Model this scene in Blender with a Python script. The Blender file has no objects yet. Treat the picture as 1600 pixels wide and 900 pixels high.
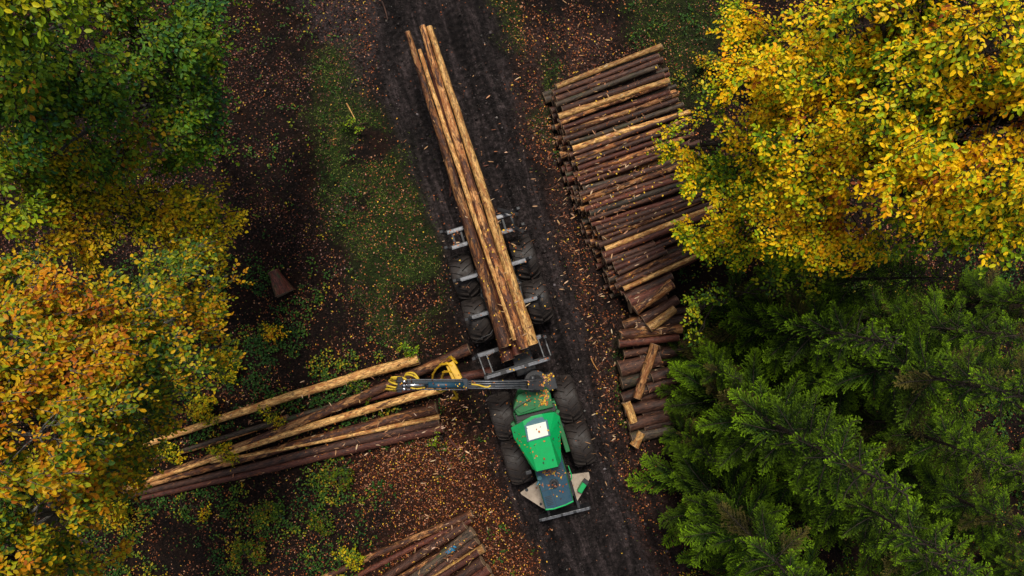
import bpy, bmesh, math, random
import numpy as np
from mathutils import Vector, Matrix, noise as mnoise
from mathutils.bvhtree import BVHTree

random.seed(11)
RNG = np.random.default_rng(11)
SC = bpy.context.scene
COL = SC.collection
R = math.radians
S, H = 48.0, 22.5                     # ground pixels per metre, height of the drone


def at(px, py, z=0.0):
    """point of the place that stands at a height z under a given spot of the aerial view"""
    k = (1 - z / H) / S
    return Vector(((px - 800) * k, (450 - py) * k, z))


# ------------------------------------------------------------------ helpers
def link(o, parent=None):
    COL.objects.link(o)
    if parent is not None:
        o.parent = parent
    return o


def tag(o, label=None, cat=None, group=None, kind=None):
    if label:
        o['label'] = label
    if cat:
        o['category'] = cat
    if group:
        o['group'] = group
    if kind:
        o['kind'] = kind
    return o


def empty(name, loc, rz=0.0):
    o = bpy.data.objects.new(name, None)
    o.empty_display_size = 0.3
    o.location = loc
    o.rotation_euler = (0, 0, rz)
    return link(o)


def np_mesh(name, V, F, mat, col=None, parent=None, smooth=False):
    """V (n,3), F (m,k) of equal sized faces"""
    V = np.asarray(V, np.float32)
    F = np.asarray(F, np.int32)
    me = bpy.data.meshes.new(name)
    me.vertices.add(len(V))
    me.vertices.foreach_set('co', V.ravel())
    k = F.shape[1]
    me.loops.add(F.size)
    me.loops.foreach_set('vertex_index', F.ravel())
    me.polygons.add(len(F))
    me.polygons.foreach_set('loop_start', np.arange(0, F.size, k, dtype=np.int32))
    me.polygons.foreach_set('loop_total', np.full(len(F), k, np.int32))
    if smooth:
        me.polygons.foreach_set('use_smooth', np.ones(len(F), bool))
    me.update(calc_edges=True)
    if col is not None:
        a = me.attributes.new('col', 'FLOAT_COLOR', 'POINT')
        c = np.ones((len(V), 4), np.float32)
        c[:, :3] = col
        a.data.foreach_set('color', c.ravel())
    if mat:
        me.materials.append(mat)
    o = bpy.data.objects.new(name, me)
    return link(o, parent)


class MB:
    """collects shapes of one part"""

    def __init__(self):
        self.v, self.f, self.s = [], [], []

    def add(self, vs, fs, smooth=False):
        n = len(self.v)
        self.v += [tuple(v) for v in vs]
        self.f += [tuple(i + n for i in f) for f in fs]
        self.s += [smooth] * len(fs)
        return self

    def box(self, c, size, rot=None):
        x, y, z = [s / 2 for s in size]
        vs = [Vector((a * x, b * y, d * z)) for d in (-1, 1) for b in (-1, 1) for a in (-1, 1)]
        if rot is not None:
            vs = [rot @ v for v in vs]
        vs = [v + Vector(c) for v in vs]
        return self.add(vs, [(0, 2, 3, 1), (4, 5, 7, 6), (0, 1, 5, 4), (2, 6, 7, 3), (0, 4, 6, 2), (1, 3, 7, 5)])

    def bar(self, p, q, w, h, up=(0, 0, 1)):
        p, q = Vector(p), Vector(q)
        d = (q - p).normalized()
        up = Vector(up)
        if abs(d.dot(up)) > .97:
            up = Vector((1, 0, 0))
        sd = d.cross(up).normalized()
        u = sd.cross(d)
        m = Matrix((d, sd, u)).transposed()
        return self.box((p + q) / 2, ((q - p).length, w, h), m)

    def tube(self, pts, r, n=10, cap=True):
        pts = [Vector(p) for p in pts]
        rs = r if isinstance(r, (list, tuple)) else [r] * len(pts)
        vs, fs = [], []
        ref = None
        for i, p in enumerate(pts):
            d = (pts[min(i + 1, len(pts) - 1)] - pts[max(i - 1, 0)]).normalized()
            if ref is None:
                ref = Vector((0, 0, 1)) if abs(d.z) < .9 else Vector((1, 0, 0))
            a = d.cross(ref).normalized()
            b = a.cross(d)
            ref = b
            for k in range(n):
                t = 2 * math.pi * k / n
                vs.append(p + (a * math.cos(t) + b * math.sin(t)) * rs[i])
        for i in range(len(pts) - 1):
            for k in range(n):
                k2 = (k + 1) % n
                fs.append((i * n + k, i * n + k2, (i + 1) * n + k2, (i + 1) * n + k))
        self.add(vs, fs, True)
        if cap:
            m = (len(pts) - 1) * n
            nn = len(self.v) - len(vs)
            self.f += [tuple(nn + k for k in range(n))[::-1], tuple(nn + m + k for k in range(n))]
            self.s += [False, False]
        return self

    def prism(self, poly, z0, z1):
        n = len(poly)
        vs = [(x, y, z0) for x, y in poly] + [(x, y, z1) for x, y in poly]
        fs = [tuple(range(n))[::-1], tuple(range(n, 2 * n))]
        fs += [(i, (i + 1) % n, n + (i + 1) % n, n + i) for i in range(n)]
        return self.add(vs, fs)

    def lathe_y(self, prof, n=40, c=(0, 0, 0)):
        """prof: (y, r) list; axis along Y"""
        vs, fs = [], []
        for (y, r) in prof:
            for k in range(n):
                t = 2 * math.pi * k / n
                vs.append((c[0] + r * math.cos(t), c[1] + y, c[2] + r * math.sin(t)))
        for i in range(len(prof) - 1):
            for k in range(n):
                k2 = (k + 1) % n
                fs.append((i * n + k, (i + 1) * n + k, (i + 1) * n + k2, i * n + k2))
        return self.add(vs, fs, True)

    def build(self, name, mat, parent=None, bevel=0.0):
        me = bpy.data.meshes.new(name)
        me.from_pydata(self.v, [], self.f)
        for p, s in zip(me.polygons, self.s):
            p.use_smooth = s
        bm = bmesh.new()
        bm.from_mesh(me)
        bmesh.ops.recalc_face_normals(bm, faces=bm.faces)
        bm.to_mesh(me)
        bm.free()
        me.materials.append(mat)
        o = link(bpy.data.objects.new(name, me), parent)
        if bevel:
            b = o.modifiers.new('bevel', 'BEVEL')
            b.width = bevel
            b.segments = 2
            b.limit_method = 'ANGLE'
            b.angle_limit = R(40)
        return o


# ------------------------------------------------------------------ materials
def new_mat(name):
    m = bpy.data.materials.new(name)
    m.use_nodes = True
    nt = m.node_tree
    return m, nt, nt.nodes['Principled BSDF']


def nd(nt, typ, **kw):
    n = nt.nodes.new(typ)
    for k, v in kw.items():
        setattr(n, k, v)
    return n


def noise_tex(nt, vec, scale, detail=4, rough=.55, dist=0.0):
    n = nd(nt, 'ShaderNodeTexNoise')
    n.inputs['Scale'].default_value = scale
    n.inputs['Detail'].default_value = detail
    n.inputs['Roughness'].default_value = rough
    n.inputs['Distortion'].default_value = dist
    nt.links.new(vec, n.inputs['Vector'])
    return n.outputs['Fac']


def ramp(nt, fac, stops):
    n = nd(nt, 'ShaderNodeValToRGB')
    el = n.color_ramp.elements
    while len(el) < len(stops):
        el.new(.5)
    for e, (p, c) in zip(el, stops):
        e.position = p
        e.color = (*c, 1) if len(c) == 3 else c
    nt.links.new(fac, n.inputs['Fac'])
    return n.outputs['Color']


def mix(nt, fac, a, b, mode='MIX'):
    n = nd(nt, 'ShaderNodeMix', data_type='RGBA', blend_type=mode)
    for sock, v in ((n.inputs[0], fac), (n.inputs[6], a), (n.inputs[7], b)):
        if isinstance(v, (int, float)):
            sock.default_value = v
        elif isinstance(v, tuple):
            sock.default_value = (*v, 1)
        else:
            nt.links.new(v, sock)
    return n.outputs[2]


def math_n(nt, op, a, b=0.0, clamp=False):
    n = nd(nt, 'ShaderNodeMath', operation=op, use_clamp=clamp)
    for sock, v in ((n.inputs[0], a), (n.inputs[1], b)):
        if isinstance(v, (int, float)):
            sock.default_value = v
        else:
            nt.links.new(v, sock)
    return n.outputs[0]


def bump(nt, height, strength, dist, bsdf):
    b = nd(nt, 'ShaderNodeBump')
    b.inputs['Strength'].default_value = strength
    b.inputs['Distance'].default_value = dist
    nt.links.new(height, b.inputs['Height'])
    nt.links.new(b.outputs['Normal'], bsdf.inputs['Normal'])


def mat_paint(name, colr, rough=.4, metal=0.0, dirt=(.05, .035, .025), amount=.35, scale=3.0, spec=.4):
    m, nt, b = new_mat(name)
    tc = nd(nt, 'ShaderNodeTexCoord').outputs['Object']
    n1 = noise_tex(nt, tc, scale, 8, .65)
    n2 = noise_tex(nt, tc, scale * 9, 5, .6)
    f = ramp(nt, math_n(nt, 'ADD', math_n(nt, 'MULTIPLY', n1, .7), math_n(nt, 'MULTIPLY', n2, .3)),
             [(.46, (0, 0, 0)), (.68, (1, 1, 1))])
    c = mix(nt, math_n(nt, 'MULTIPLY', f, amount), colr, dirt)
    c = mix(nt, .25, c, ramp(nt, n2, [(.3, (.4, .4, .4)), (.7, (1, 1, 1))]), 'MULTIPLY')
    nt.links.new(c, b.inputs['Base Color'])
    nt.links.new(ramp(nt, n1, [(.3, (rough * .8,) * 3), (.7, (min(1, rough * 1.5),) * 3)]), b.inputs['Roughness'])
    b.inputs['Metallic'].default_value = metal
    b.inputs['Specular IOR Level'].default_value = spec
    bump(nt, n2, .12, .01, b)
    return m


def mat_log(name, dark, mid, wood, peel, moss=0.0, rough=.5):
    """bark in flakes over bare wood; peel 0..1 is how much bark has come off"""
    m, nt, b = new_mat(name)
    tc = nd(nt, 'ShaderNodeTexCoord').outputs['Object']
    oi = nd(nt, 'ShaderNodeObjectInfo').outputs['Random']
    mp = nd(nt, 'ShaderNodeMapping')
    mp.inputs['Scale'].default_value = (.42, 1.5, 1.5)
    nt.links.new(tc, mp.inputs['Vector'])
    off = nd(nt, 'ShaderNodeCombineXYZ')
    nt.links.new(math_n(nt, 'MULTIPLY', oi, 37.0), off.inputs[0])
    nt.links.new(math_n(nt, 'MULTIPLY', oi, 91.0), off.inputs[1])
    nt.links.new(off.outputs[0], mp.inputs['Location'])
    v = mp.outputs[0]
    big = noise_tex(nt, v, 2.6, 7, .66, .8)
    fine = noise_tex(nt, v, 13, 8, .78, .3)
    mid_n = noise_tex(nt, v, 6, 7, .72, .5)
    bark = ramp(nt, fine, [(.40, tuple(c * .25 for c in dark)), (.5, dark), (.60, mid)])
    bark = mix(nt, ramp(nt, mid_n, [(.46, (0, 0, 0)), (.60, (1, 1, 1))]), bark, mix(nt, .6, bark, mid))
    flk = noise_tex(nt, v, 9.5, 3, .6, 1.0)
    bark = mix(nt, ramp(nt, flk, [(.66, (0, 0, 0)), (.70, (.9, .9, .9))]), bark, tuple(c * .8 for c in wood))
    w2 = tuple(c * .42 for c in wood)
    w3 = tuple(min(1, c * 1.35) for c in wood)
    wd = ramp(nt, fine, [(.39, tuple(c * .22 for c in wood)), (.46, w2), (.52, wood), (.64, w3)])
    wd = mix(nt, ramp(nt, mid_n, [(.46, (0, 0, 0)), (.60, (.9, .9, .9))]), wd, (wood[0] * .45, wood[1] * .28, wood[2] * .2))
    t = .5 + (.5 - peel) * .55
    jag = math_n(nt, 'ADD', math_n(nt, 'MULTIPLY', big, .62), math_n(nt, 'MULTIPLY', mid_n, .38))
    sepx = nd(nt, 'ShaderNodeSeparateXYZ')
    nt.links.new(tc, sepx.inputs[0])
    jag = math_n(nt, 'ADD', jag, math_n(nt, 'MULTIPLY', sepx.outputs[0], .009))
    f = ramp(nt, jag, [(t - .015, (0, 0, 0)), (t + .015, (1, 1, 1))])
    c = mix(nt, f, bark, wd)
    if moss:
        mo = noise_tex(nt, v, 4, 5, .6, .3)
        c = mix(nt, ramp(nt, mo, [(.6 - moss * .2, (0, 0, 0)), (.72, (1, 1, 1))]), c, (.035, .05, .018))
    # each trunk its own tone
    tone = nd(nt, 'ShaderNodeMapRange')
    tone.inputs['To Min'].default_value = .55
    tone.inputs['To Max'].default_value = 1.2
    nt.links.new(oi, tone.inputs['Value'])
    hs = nd(nt, 'ShaderNodeHueSaturation')
    nt.links.new(tone.outputs[0], hs.inputs['Value'])
    nt.links.new(c, hs.inputs['Color'])
    nt.links.new(hs.outputs[0], b.inputs['Base Color'])
    nt.links.new(ramp(nt, mid_n, [(.3, (rough * .85,) * 3), (.7, (min(1, rough * 1.6),) * 3)]), b.inputs['Roughness'])
    b.inputs['Specular IOR Level'].default_value = .28
    hgt = math_n(nt, 'SUBTRACT', math_n(nt, 'MULTIPLY', fine, .6), math_n(nt, 'MULTIPLY', f, .5))
    bump(nt, hgt, 1.0, .03, b)
    return m


def mat_cut(name, a, bcol):
    m, nt, b = new_mat(name)
    tc = nd(nt, 'ShaderNodeTexCoord').outputs['Object']
    sep = nd(nt, 'ShaderNodeSeparateXYZ')
    nt.links.new(tc, sep.inputs[0])
    r2 = math_n(nt, 'SQRT', math_n(nt, 'ADD', math_n(nt, 'POWER', sep.outputs[1], 2.0), math_n(nt, 'POWER', sep.outputs[2], 2.0)))
    ring = math_n(nt, 'FRACT', math_n(nt, 'MULTIPLY', r2, 55.0))
    n1 = noise_tex(nt, tc, 9, 4)
    c = mix(nt, ring, a, bcol)
    c = mix(nt, ramp(nt, n1, [(.4, (0, 0, 0)), (.65, (.8, .8, .8))]), c, tuple(x * .4 for x in a))
    nt.links.new(c, b.inputs['Base Color'])
    b.inputs['Roughness'].default_value = .75
    return m


def mat_leaf(name, trans=.3, rough=.5, spec=.16):
    m, nt, b = new_mat(name)
    at_ = nd(nt, 'ShaderNodeAttribute', attribute_name='col')
    geo = nd(nt, 'ShaderNodeNewGeometry').outputs['Position']
    n = noise_tex(nt, geo, 40, 2, .5)
    c = mix(nt, .45, at_.outputs['Color'], ramp(nt, n, [(.3, (.55, .5, .45)), (.7, (1.25, 1.25, 1.2))]), 'MULTIPLY')
    nt.links.new(c, b.inputs['Base Color'])
    b.inputs['Roughness'].default_value = rough
    b.inputs['Specular IOR Level'].default_value = spec
    if trans:
        tr = nd(nt, 'ShaderNodeBsdfTranslucent')
        nt.links.new(c, tr.inputs['Color'])
        ms = nd(nt, 'ShaderNodeMixShader')
        ms.inputs[0].default_value = trans
        nt.links.new(b.outputs[0], ms.inputs[1])
        nt.links.new(tr.outputs[0], ms.inputs[2])
        nt.links.new(ms.outputs[0], nt.nodes['Material Output'].inputs['Surface'])
    return m


M = {}
M['bark'] = mat_log('bark_dark', (.034, .014, .009), (.095, .040, .024), (.40, .19, .075), .22)
M['red'] = mat_log('bark_red', (.060, .016, .010), (.135, .042, .024), (.46, .20, .09), .30)
M['moss'] = mat_log('bark_mossy', (.030, .020, .013), (.085, .056, .036), (.32, .18, .075), .2, moss=.25)
M['patchy'] = mat_log('bark_patchy', (.050, .017, .010), (.14, .052, .024), (.52, .26, .095), .50)
M['peeled'] = mat_log('wood_peeled', (.085, .032, .013), (.20, .085, .030), (.58, .33, .11), .72)
M['stump'] = mat_log('stump_bark', (.04, .011, .007), (.13, .036, .022), (.22, .075, .045), .35, moss=.45)
M['cut'] = mat_cut('cut_wood', (.36, .24, .14), (.25, .15, .08))
M['cut_old'] = mat_cut('cut_wood_old', (.22, .14, .09), (.14, .09, .055))
M['trunk'] = mat_log('trunk_bark', (.06, .055, .045), (.22, .21, .18), (.30, .28, .24), .3, rough=.7)
M['twig'] = mat_log('twig_bark', (.022, .015, .010), (.05, .036, .025), (.08, .06, .045), .1, rough=.8)
M['leaf'] = mat_leaf('leaf', .34)
M['needle'] = mat_leaf('needle', .15, .6, .10)
M['litter'] = mat_leaf('fallen_leaf', .0, .6, .25)
M['grass'] = mat_leaf('grass_blade', .2, .5)
M['green'] = mat_paint('green_paint', (.003, .36, .095), .34, dirt=(.02, .10, .03), amount=.4, scale=2.0)
M['green_dark'] = mat_paint('green_paint_dirty', (.012, .15, .045), .45, amount=.7, scale=4)
M['black'] = mat_paint('black_steel', (.020, .022, .026), .42, amount=.45)
M['slate'] = mat_paint('slate_paint', (.010, .050, .085), .42, dirt=(.05, .07, .08), amount=.3, scale=6)
M['boom'] = mat_paint('boom_paint', (.035, .048, .062), .36, amount=.3)
M['steel'] = mat_paint('worn_steel', (.17, .175, .19), .36, .6, (.022, .017, .014), 1.0, 9)
M['dark_steel'] = mat_paint('dark_steel', (.05, .053, .058), .40, .5, (.02, .016, .013), .9, 6)
M['chrome'] = mat_paint('chrome_rod', (.75, .76, .78), .18, 1.0, (.4, .4, .4), .1)
M['yellow'] = mat_paint('yellow_paint', (.62, .36, .012), .38, dirt=(.10, .05, .012), amount=.55, scale=5)
M['hose'] = mat_paint('yellow_hose', (.62, .42, .03), .45, amount=.25, scale=8)
M['plate'] = mat_paint('beige_plate', (.36, .29, .225), .6, dirt=(.10, .07, .05), amount=.6, scale=5)
M['rubber'] = mat_paint('muddy_rubber', (.018, .014, .0125), .55, dirt=(.034, .023, .018), amount=.85, scale=6, spec=.35)
M['rim'] = mat_paint('muddy_rim', (.03, .06, .035), .5, dirt=(.05, .038, .03), amount=.8)
M['glass'] = mat_paint('dark_glass', (.015, .02, .022), .08, amount=.1)
M['hatch'] = mat_paint('pale_roof_glass', (.72, .76, .66), .25, dirt=(.4, .4, .3), amount=.2)
M['hatch_frame'] = mat_paint('blue_grey_frame', (.05, .14, .17), .4, amount=.3)

# ------------------------------------------------------------------ regions of the ground (ground pixels)
RL = ([-150, 0, 100, 200, 300, 400, 500, 600, 700, 800, 900, 1050], [540, 556, 585, 612, 655, 700, 722, 752, 775, 805, 845, 880])
RR = ([-150, 0, 100, 200, 300, 400, 500, 600, 700, 800, 900, 1050], [752, 772, 792, 815, 845, 880, 905, 928, 952, 985, 1022, 1060])


def sstep(a, b, x):
    t = np.clip((x - a) / (b - a), 0, 1)
    return t * t * (3 - 2 * t)


def poly_mask(X, Y, poly, soft):
    """1 inside the polygon, falling to 0 over a soft rim"""
    P = np.array(poly, float)
    inside = np.zeros(X.shape, bool)
    dist = np.full(X.shape, 1e9)
    for i in range(len(P)):
        x1, y1 = P[i]
        x2, y2 = P[(i + 1) % len(P)]
        c = ((y1 > Y) != (y2 > Y)) & (X < (x2 - x1) * (Y - y1) / (y2 - y1 + 1e-9) + x1)
        inside ^= c
        dx, dy = x2 - x1, y2 - y1
        t = np.clip(((X - x1) * dx + (Y - y1) * dy) / (dx * dx + dy * dy + 1e-9), 0, 1)
        dist = np.minimum(dist, np.hypot(X - x1 - t * dx, Y - y1 - t * dy))
    d = np.where(inside, dist, -dist)
    return sstep(-soft, soft, d)


# smooth random fields on a lattice
class Field:
    def __init__(self, seed, cell):
        self.g = np.random.default_rng(seed).random((160, 160))
        self.c = cell

    def __call__(self, x, y):
        x = np.asarray(x) / self.c + 80
        y = np.asarray(y) / self.c + 80
        i = np.floor(x).astype(int)
        j = np.floor(y).astype(int)
        fx, fy = x - i, y - j
        fx = fx * fx * (3 - 2 * fx)
        fy = fy * fy * (3 - 2 * fy)
        g = self.g
        n = 160
        a, b = g[i % n, j % n], g[(i + 1) % n, j % n]
        c, d = g[i % n, (j + 1) % n], g[(i + 1) % n, (j + 1) % n]
        return a * (1 - fx) * (1 - fy) + b * fx * (1 - fy) + c * (1 - fx) * fy + d * fx * fy


FA, FB, FC, FD = Field(1, 1.7), Field(2, .62), Field(3, .24), Field(4, .10)


def fbm(x, y):
    return FA(x, y) * .45 + FB(x, y) * .28 + FC(x, y) * .17 + FD(x, y) * .10


GRASS_L = [(488, 70), (530, 85), (600, 190), (655, 300), (700, 385), (692, 480), (650, 545), (575, 500), (545, 400), (500, 270)]
GRASS_R1 = [(850, 90), (885, 120), (880, 220), (905, 330), (880, 300), (855, 190)]
GRASS_R2 = [(985, -60), (1130, -60), (1130, 60), (1100, 190), (1075, 150), (1040, 70), (980, 45)]
UNDER = [(100, 480), (420, 420), (480, 470), (600, 540), (650, 640), (640, 700), (610, 790), (560, 930), (150, 960)]
ORANGE = [(660, 640), (760, 690), (790, 760), (845, 830), (870, 960), (560, 960), (640, 800), (520, 740)]
STRIP = [(790, 60), (880, 40), (960, 60), (880, 240), (960, 460), (1010, 760), (1080, 930), (1010, 930), (930, 640), (880, 420), (815, 200)]
PALE = [(420, -60), (560, -60), (585, 100), (575, 170), (530, 120), (470, 60)]


def masks(x, y):
    px, py = 800 + x * S, 450 - y * S
    w = (fbm(x, y) - .5) * 95
    l, r = np.interp(py, *RL), np.interp(py, *RR)
    road = sstep(-24, 20, px + w * .55 - l) * sstep(-20, 22, r - px - w * .45)
    X, Y = px + w, py + (fbm(x + 9, y - 7) - .5) * 95
    grass = np.maximum.reduce([poly_mask(X, Y, GRASS_L, 32), poly_mask(X, Y, GRASS_R1, 22), .75 * poly_mask(X, Y, GRASS_R2, 35),
                               .7 * poly_mask(X, Y, [(745, -50), (790, -50), (815, 90), (780, 80)], 15),
                               .6 * poly_mask(X, Y, [(955, 520), (978, 540), (985, 660), (965, 640)], 12)])
    hole = poly_mask(X, Y, [(555, 205), (625, 225), (610, 280), (550, 265)], 12) + poly_mask(X, Y, [(615, 430), (700, 440), (690, 490), (620, 480)], 14)
    grass = grass * (1 - np.clip(hole, 0, 1)) * sstep(.30, .52, fbm(x * 1.3 + 31, y * 1.3) + .12)
    under = poly_mask(X, Y, UNDER, 45)
    orange = poly_mask(X, Y, ORANGE, 40)
    strip = poly_mask(X, Y, STRIP, 22)
    pale = poly_mask(X, Y, PALE, 22)
    return dict(road=road, grass=grass * (1 - road * .85), under=under, orange=orange, strip=strip * (1 - road * .7), pale=pale, px=px, py=py)


def ground_z(x, y):
    px, py = 800 + x * S, 450 - y * S
    l, r = np.interp(py, *RL), np.interp(py, *RR)
    s = (px - l) / np.maximum(r - l, 1)
    road = sstep(-.1, .12, s) * sstep(-.1, .12, 1 - s)
    rut = np.exp(-((s - .24) / .10) ** 2) + np.exp(-((s - .74) / .10) ** 2)
    lug = np.sin(py * .55 + np.abs((s - .24) % .5 - .0) * 60) * .018
    z = (fbm(x, y) - .5) * .22 * (1 - road * .4) - road * .05 - rut * road * .12 + rut * road * lug * 1.6
    z += (FD(x * 1.3, y * 1.3) - .5) * .05 + (Field_E(x, y) - .5) * .03
    # the second pair of ruts along the stack
    s2 = px - np.interp(py, [0, 200, 460, 700, 900], [850, 868, 925, 968, 1040])
    z -= .13 * np.exp(-(s2 / 7) ** 2) + .10 * np.exp(-((s2 - 22) / 6) ** 2)
    return z


Field_E = Field(7, .055)


def wet_shaded_ruts(x, y):  # mask of the wet ruts, also used to paint in their shade
    px, py = 800 + x * S, 450 - y * S
    l, r = np.interp(py, *RL), np.interp(py, *RR)
    wv = (FA(x, y) - .5) * .10
    s = (px - l) / np.maximum(r - l, 1) + wv
    tread = .55 + .45 * np.sign(np.sin(py * .52 + np.abs((s - .22) % .52) * 55))
    rut = (np.exp(-((s - .22) / .085) ** 4) + np.exp(-((s - .74) / .085) ** 4)) * tread + .6 * np.exp(-((s - .5) / .03) ** 2)
    s2 = px - np.interp(py, [0, 200, 460, 700, 900], [850, 868, 925, 968, 1040]) + wv * 60
    rut = rut + np.exp(-(s2 / 7) ** 2) + np.exp(-((s2 - 22) / 6) ** 2)
    return np.clip(rut * sstep(.30, .55, fbm(x * 1.8 + 4, y * .7)), 0, 1)



def build_ground():
    xs = np.concatenate([[-220, -120, -60, -34, -26], np.arange(-21, 21.01, .07), [26, 34, 60, 120, 220]])
    ys = np.concatenate([[-220, -120, -60, -34, -22], np.arange(-13, 13.01, .07), [22, 34, 60, 120, 220]])
    X, Y = np.meshgrid(xs, ys, indexing='ij')
    x, y = X.ravel(), Y.ravel()
    z = ground_z(x, y)
    m = masks(x, y)
    n, k = len(xs), len(ys)
    idx = np.arange(n * k).reshape(n, k)
    F = np.stack([idx[:-1, :-1], idx[1:, :-1], idx[1:, 1:], idx[:-1, 1:]], -1).reshape(-1, 4)
    col = np.stack([np.clip(m['road'], 0, 1), np.clip(m['grass'], 0, 1), np.clip(m['pale'] + m['strip'] * .55, 0, 1)], -1)
    mt, nt, b = new_mat('forest_soil')
    a = nd(nt, 'ShaderNodeAttribute', attribute_name='col').outputs['Color']
    sp = nd(nt, 'ShaderNodeSeparateColor')
    nt.links.new(a, sp.inputs[0])
    g = nd(nt, 'ShaderNodeNewGeometry').outputs['Position']
    n1 = noise_tex(nt, g, 1.3, 6, .62)
    n2 = noise_tex(nt, g, 9, 6, .7)
    n3 = noise_tex(nt, g, 34, 4, .7)
    soil = ramp(nt, n2, [(.32, (.004, .003, .002)), (.5, (.014, .008, .006)), (.70, (.042, .022, .014))])
    soil = mix(nt, ramp(nt, n1, [(.45, (0, 0, 0)), (.65, (.6, .6, .6))]), soil, (.030, .011, .005))
    mud = ramp(nt, n2, [(.36, (.016, .0125, .0122)), (.5, (.044, .035, .0345)), (.64, (.092, .074, .073))])
    mud = mix(nt, ramp(nt, n1, [(.4, (0, 0, 0)), (.62, (1, 1, 1))]), mud, mix(nt, .5, mud, (.017, .0135, .014)))
    grs = ramp(nt, n3, [(.36, (.008, .018, .003)), (.5, (.030, .058, .009)), (.66, (.075, .10, .022))])
    grv = ramp(nt, n3, [(.36, (.020, .015, .016)), (.5, (.075, .058, .060)), (.64, (.17, .135, .135))])
    n4 = noise_tex(nt, g, 2.6, 9, .78, 1.2)
    mpg = nd(nt, 'ShaderNodeMapping', vector_type='TEXTURE')
    mpg.inputs['Rotation'].default_value = (0, 0, R(17))
    mpg.inputs['Scale'].default_value = (.28, 2.3, 1)
    nt.links.new(g, mpg.inputs['Vector'])
    n5 = noise_tex(nt, mpg.outputs[0], 1.0, 7, .66, .9)
    mud = mix(nt, .9, mud, ramp(nt, n5, [(.38, (.34, .32, .31)), (.5, (.80, .77, .76)), (.60, (1.8, 1.7, 1.7))]), 'MULTIPLY')
    rs = nd(nt, 'ShaderNodeAttribute', attribute_name='rust').outputs['Fac']
    soil = mix(nt, math_n(nt, 'MULTIPLY', rs, ramp(nt, n2, [(.38, (.25, .25, .25)), (.58, (1, 1, 1))]), True), soil, (.075, .024, .010))
    c = mix(nt, sp.outputs[0], soil, mud)
    c = mix(nt, math_n(nt, 'MULTIPLY', sp.outputs[2], ramp(nt, n2, [(.4, (0, 0, 0)), (.6, (1, 1, 1))]), True), c, grv)
    c = mix(nt, math_n(nt, 'MULTIPLY', sp.outputs[1], ramp(nt, n2, [(.32, (0, 0, 0)), (.52, (1, 1, 1))]), True), c, grs)
    c = mix(nt, .85, c, ramp(nt, n4, [(.34, (.22, .20, .20)), (.55, (.72, .70, .70)), (.70, (1.25, 1.2, 1.2))]), 'MULTIPLY')
    ru = nd(nt, 'ShaderNodeAttribute', attribute_name='rut').outputs['Fac']
    c = mix(nt, math_n(nt, 'MULTIPLY', ru, .8), c, (.0075, .006, .006))  # wet mud tone with the shade of the ruts painted in
    nt.links.new(c, b.inputs['Base Color'])
    b.inputs['Specular IOR Level'].default_value = .14
    wet = math_n(nt, 'MULTIPLY', math_n(nt, 'ADD', ru, math_n(nt, 'MULTIPLY', sp.outputs[0], ramp(nt, n5, [(.40, (.8, .8, .8)), (.52, (0, 0, 0))]))), .5, True)
    rg = nd(nt, 'ShaderNodeMapRange')
    rg.inputs['To Min'].default_value = .85
    rg.inputs['To Max'].default_value = .30
    nt.links.new(wet, rg.inputs['Value'])
    nt.links.new(rg.outputs[0], b.inputs['Roughness'])
    bump(nt, math_n(nt, 'ADD', math_n(nt, 'ADD', n2, math_n(nt, 'MULTIPLY', n4, 1.2)), math_n(nt, 'MULTIPLY', n3, .5)), 1.0, .13, b)
    o = np_mesh('ground', np.stack([x, y, z], -1), F, mt, col, smooth=True)
    at2 = o.data.attributes.new('rut', 'FLOAT', 'POINT')
    at2.data.foreach_set('value', wet_shaded_ruts(x, y).astype(np.float32))
    at3 = o.data.attributes.new('rust', 'FLOAT', 'POINT')
    at3.data.foreach_set('value', np.clip(m['orange'] + .6 * m['strip'], 0, 1).astype(np.float32))
    tag(o, 'dark forest floor of mud, soil and grass with a rutted track', kind='structure')
    return o


ground = build_ground()

# ------------------------------------------------------------------ logs
ORD = ['first', 'second', 'third', 'fourth', 'fifth', 'sixth', 'seventh', 'eighth', 'ninth', 'tenth', 'eleventh', 'twelfth',
       'thirteenth', 'fourteenth', 'fifteenth', 'sixteenth', 'seventeenth', 'eighteenth', 'nineteenth', 'twentieth']
ORD += ['twenty-' + w for w in ORD[:9]] + ['thirtieth'] + ['thirty-' + w for w in ORD[:9]] + ['fortieth']
LOOK = {'bark': 'dark barked', 'red': 'reddish barked', 'moss': 'mossy grey', 'patchy': 'patchy half peeled', 'peeled': 'pale peeled'}
n_logs = 0


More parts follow.
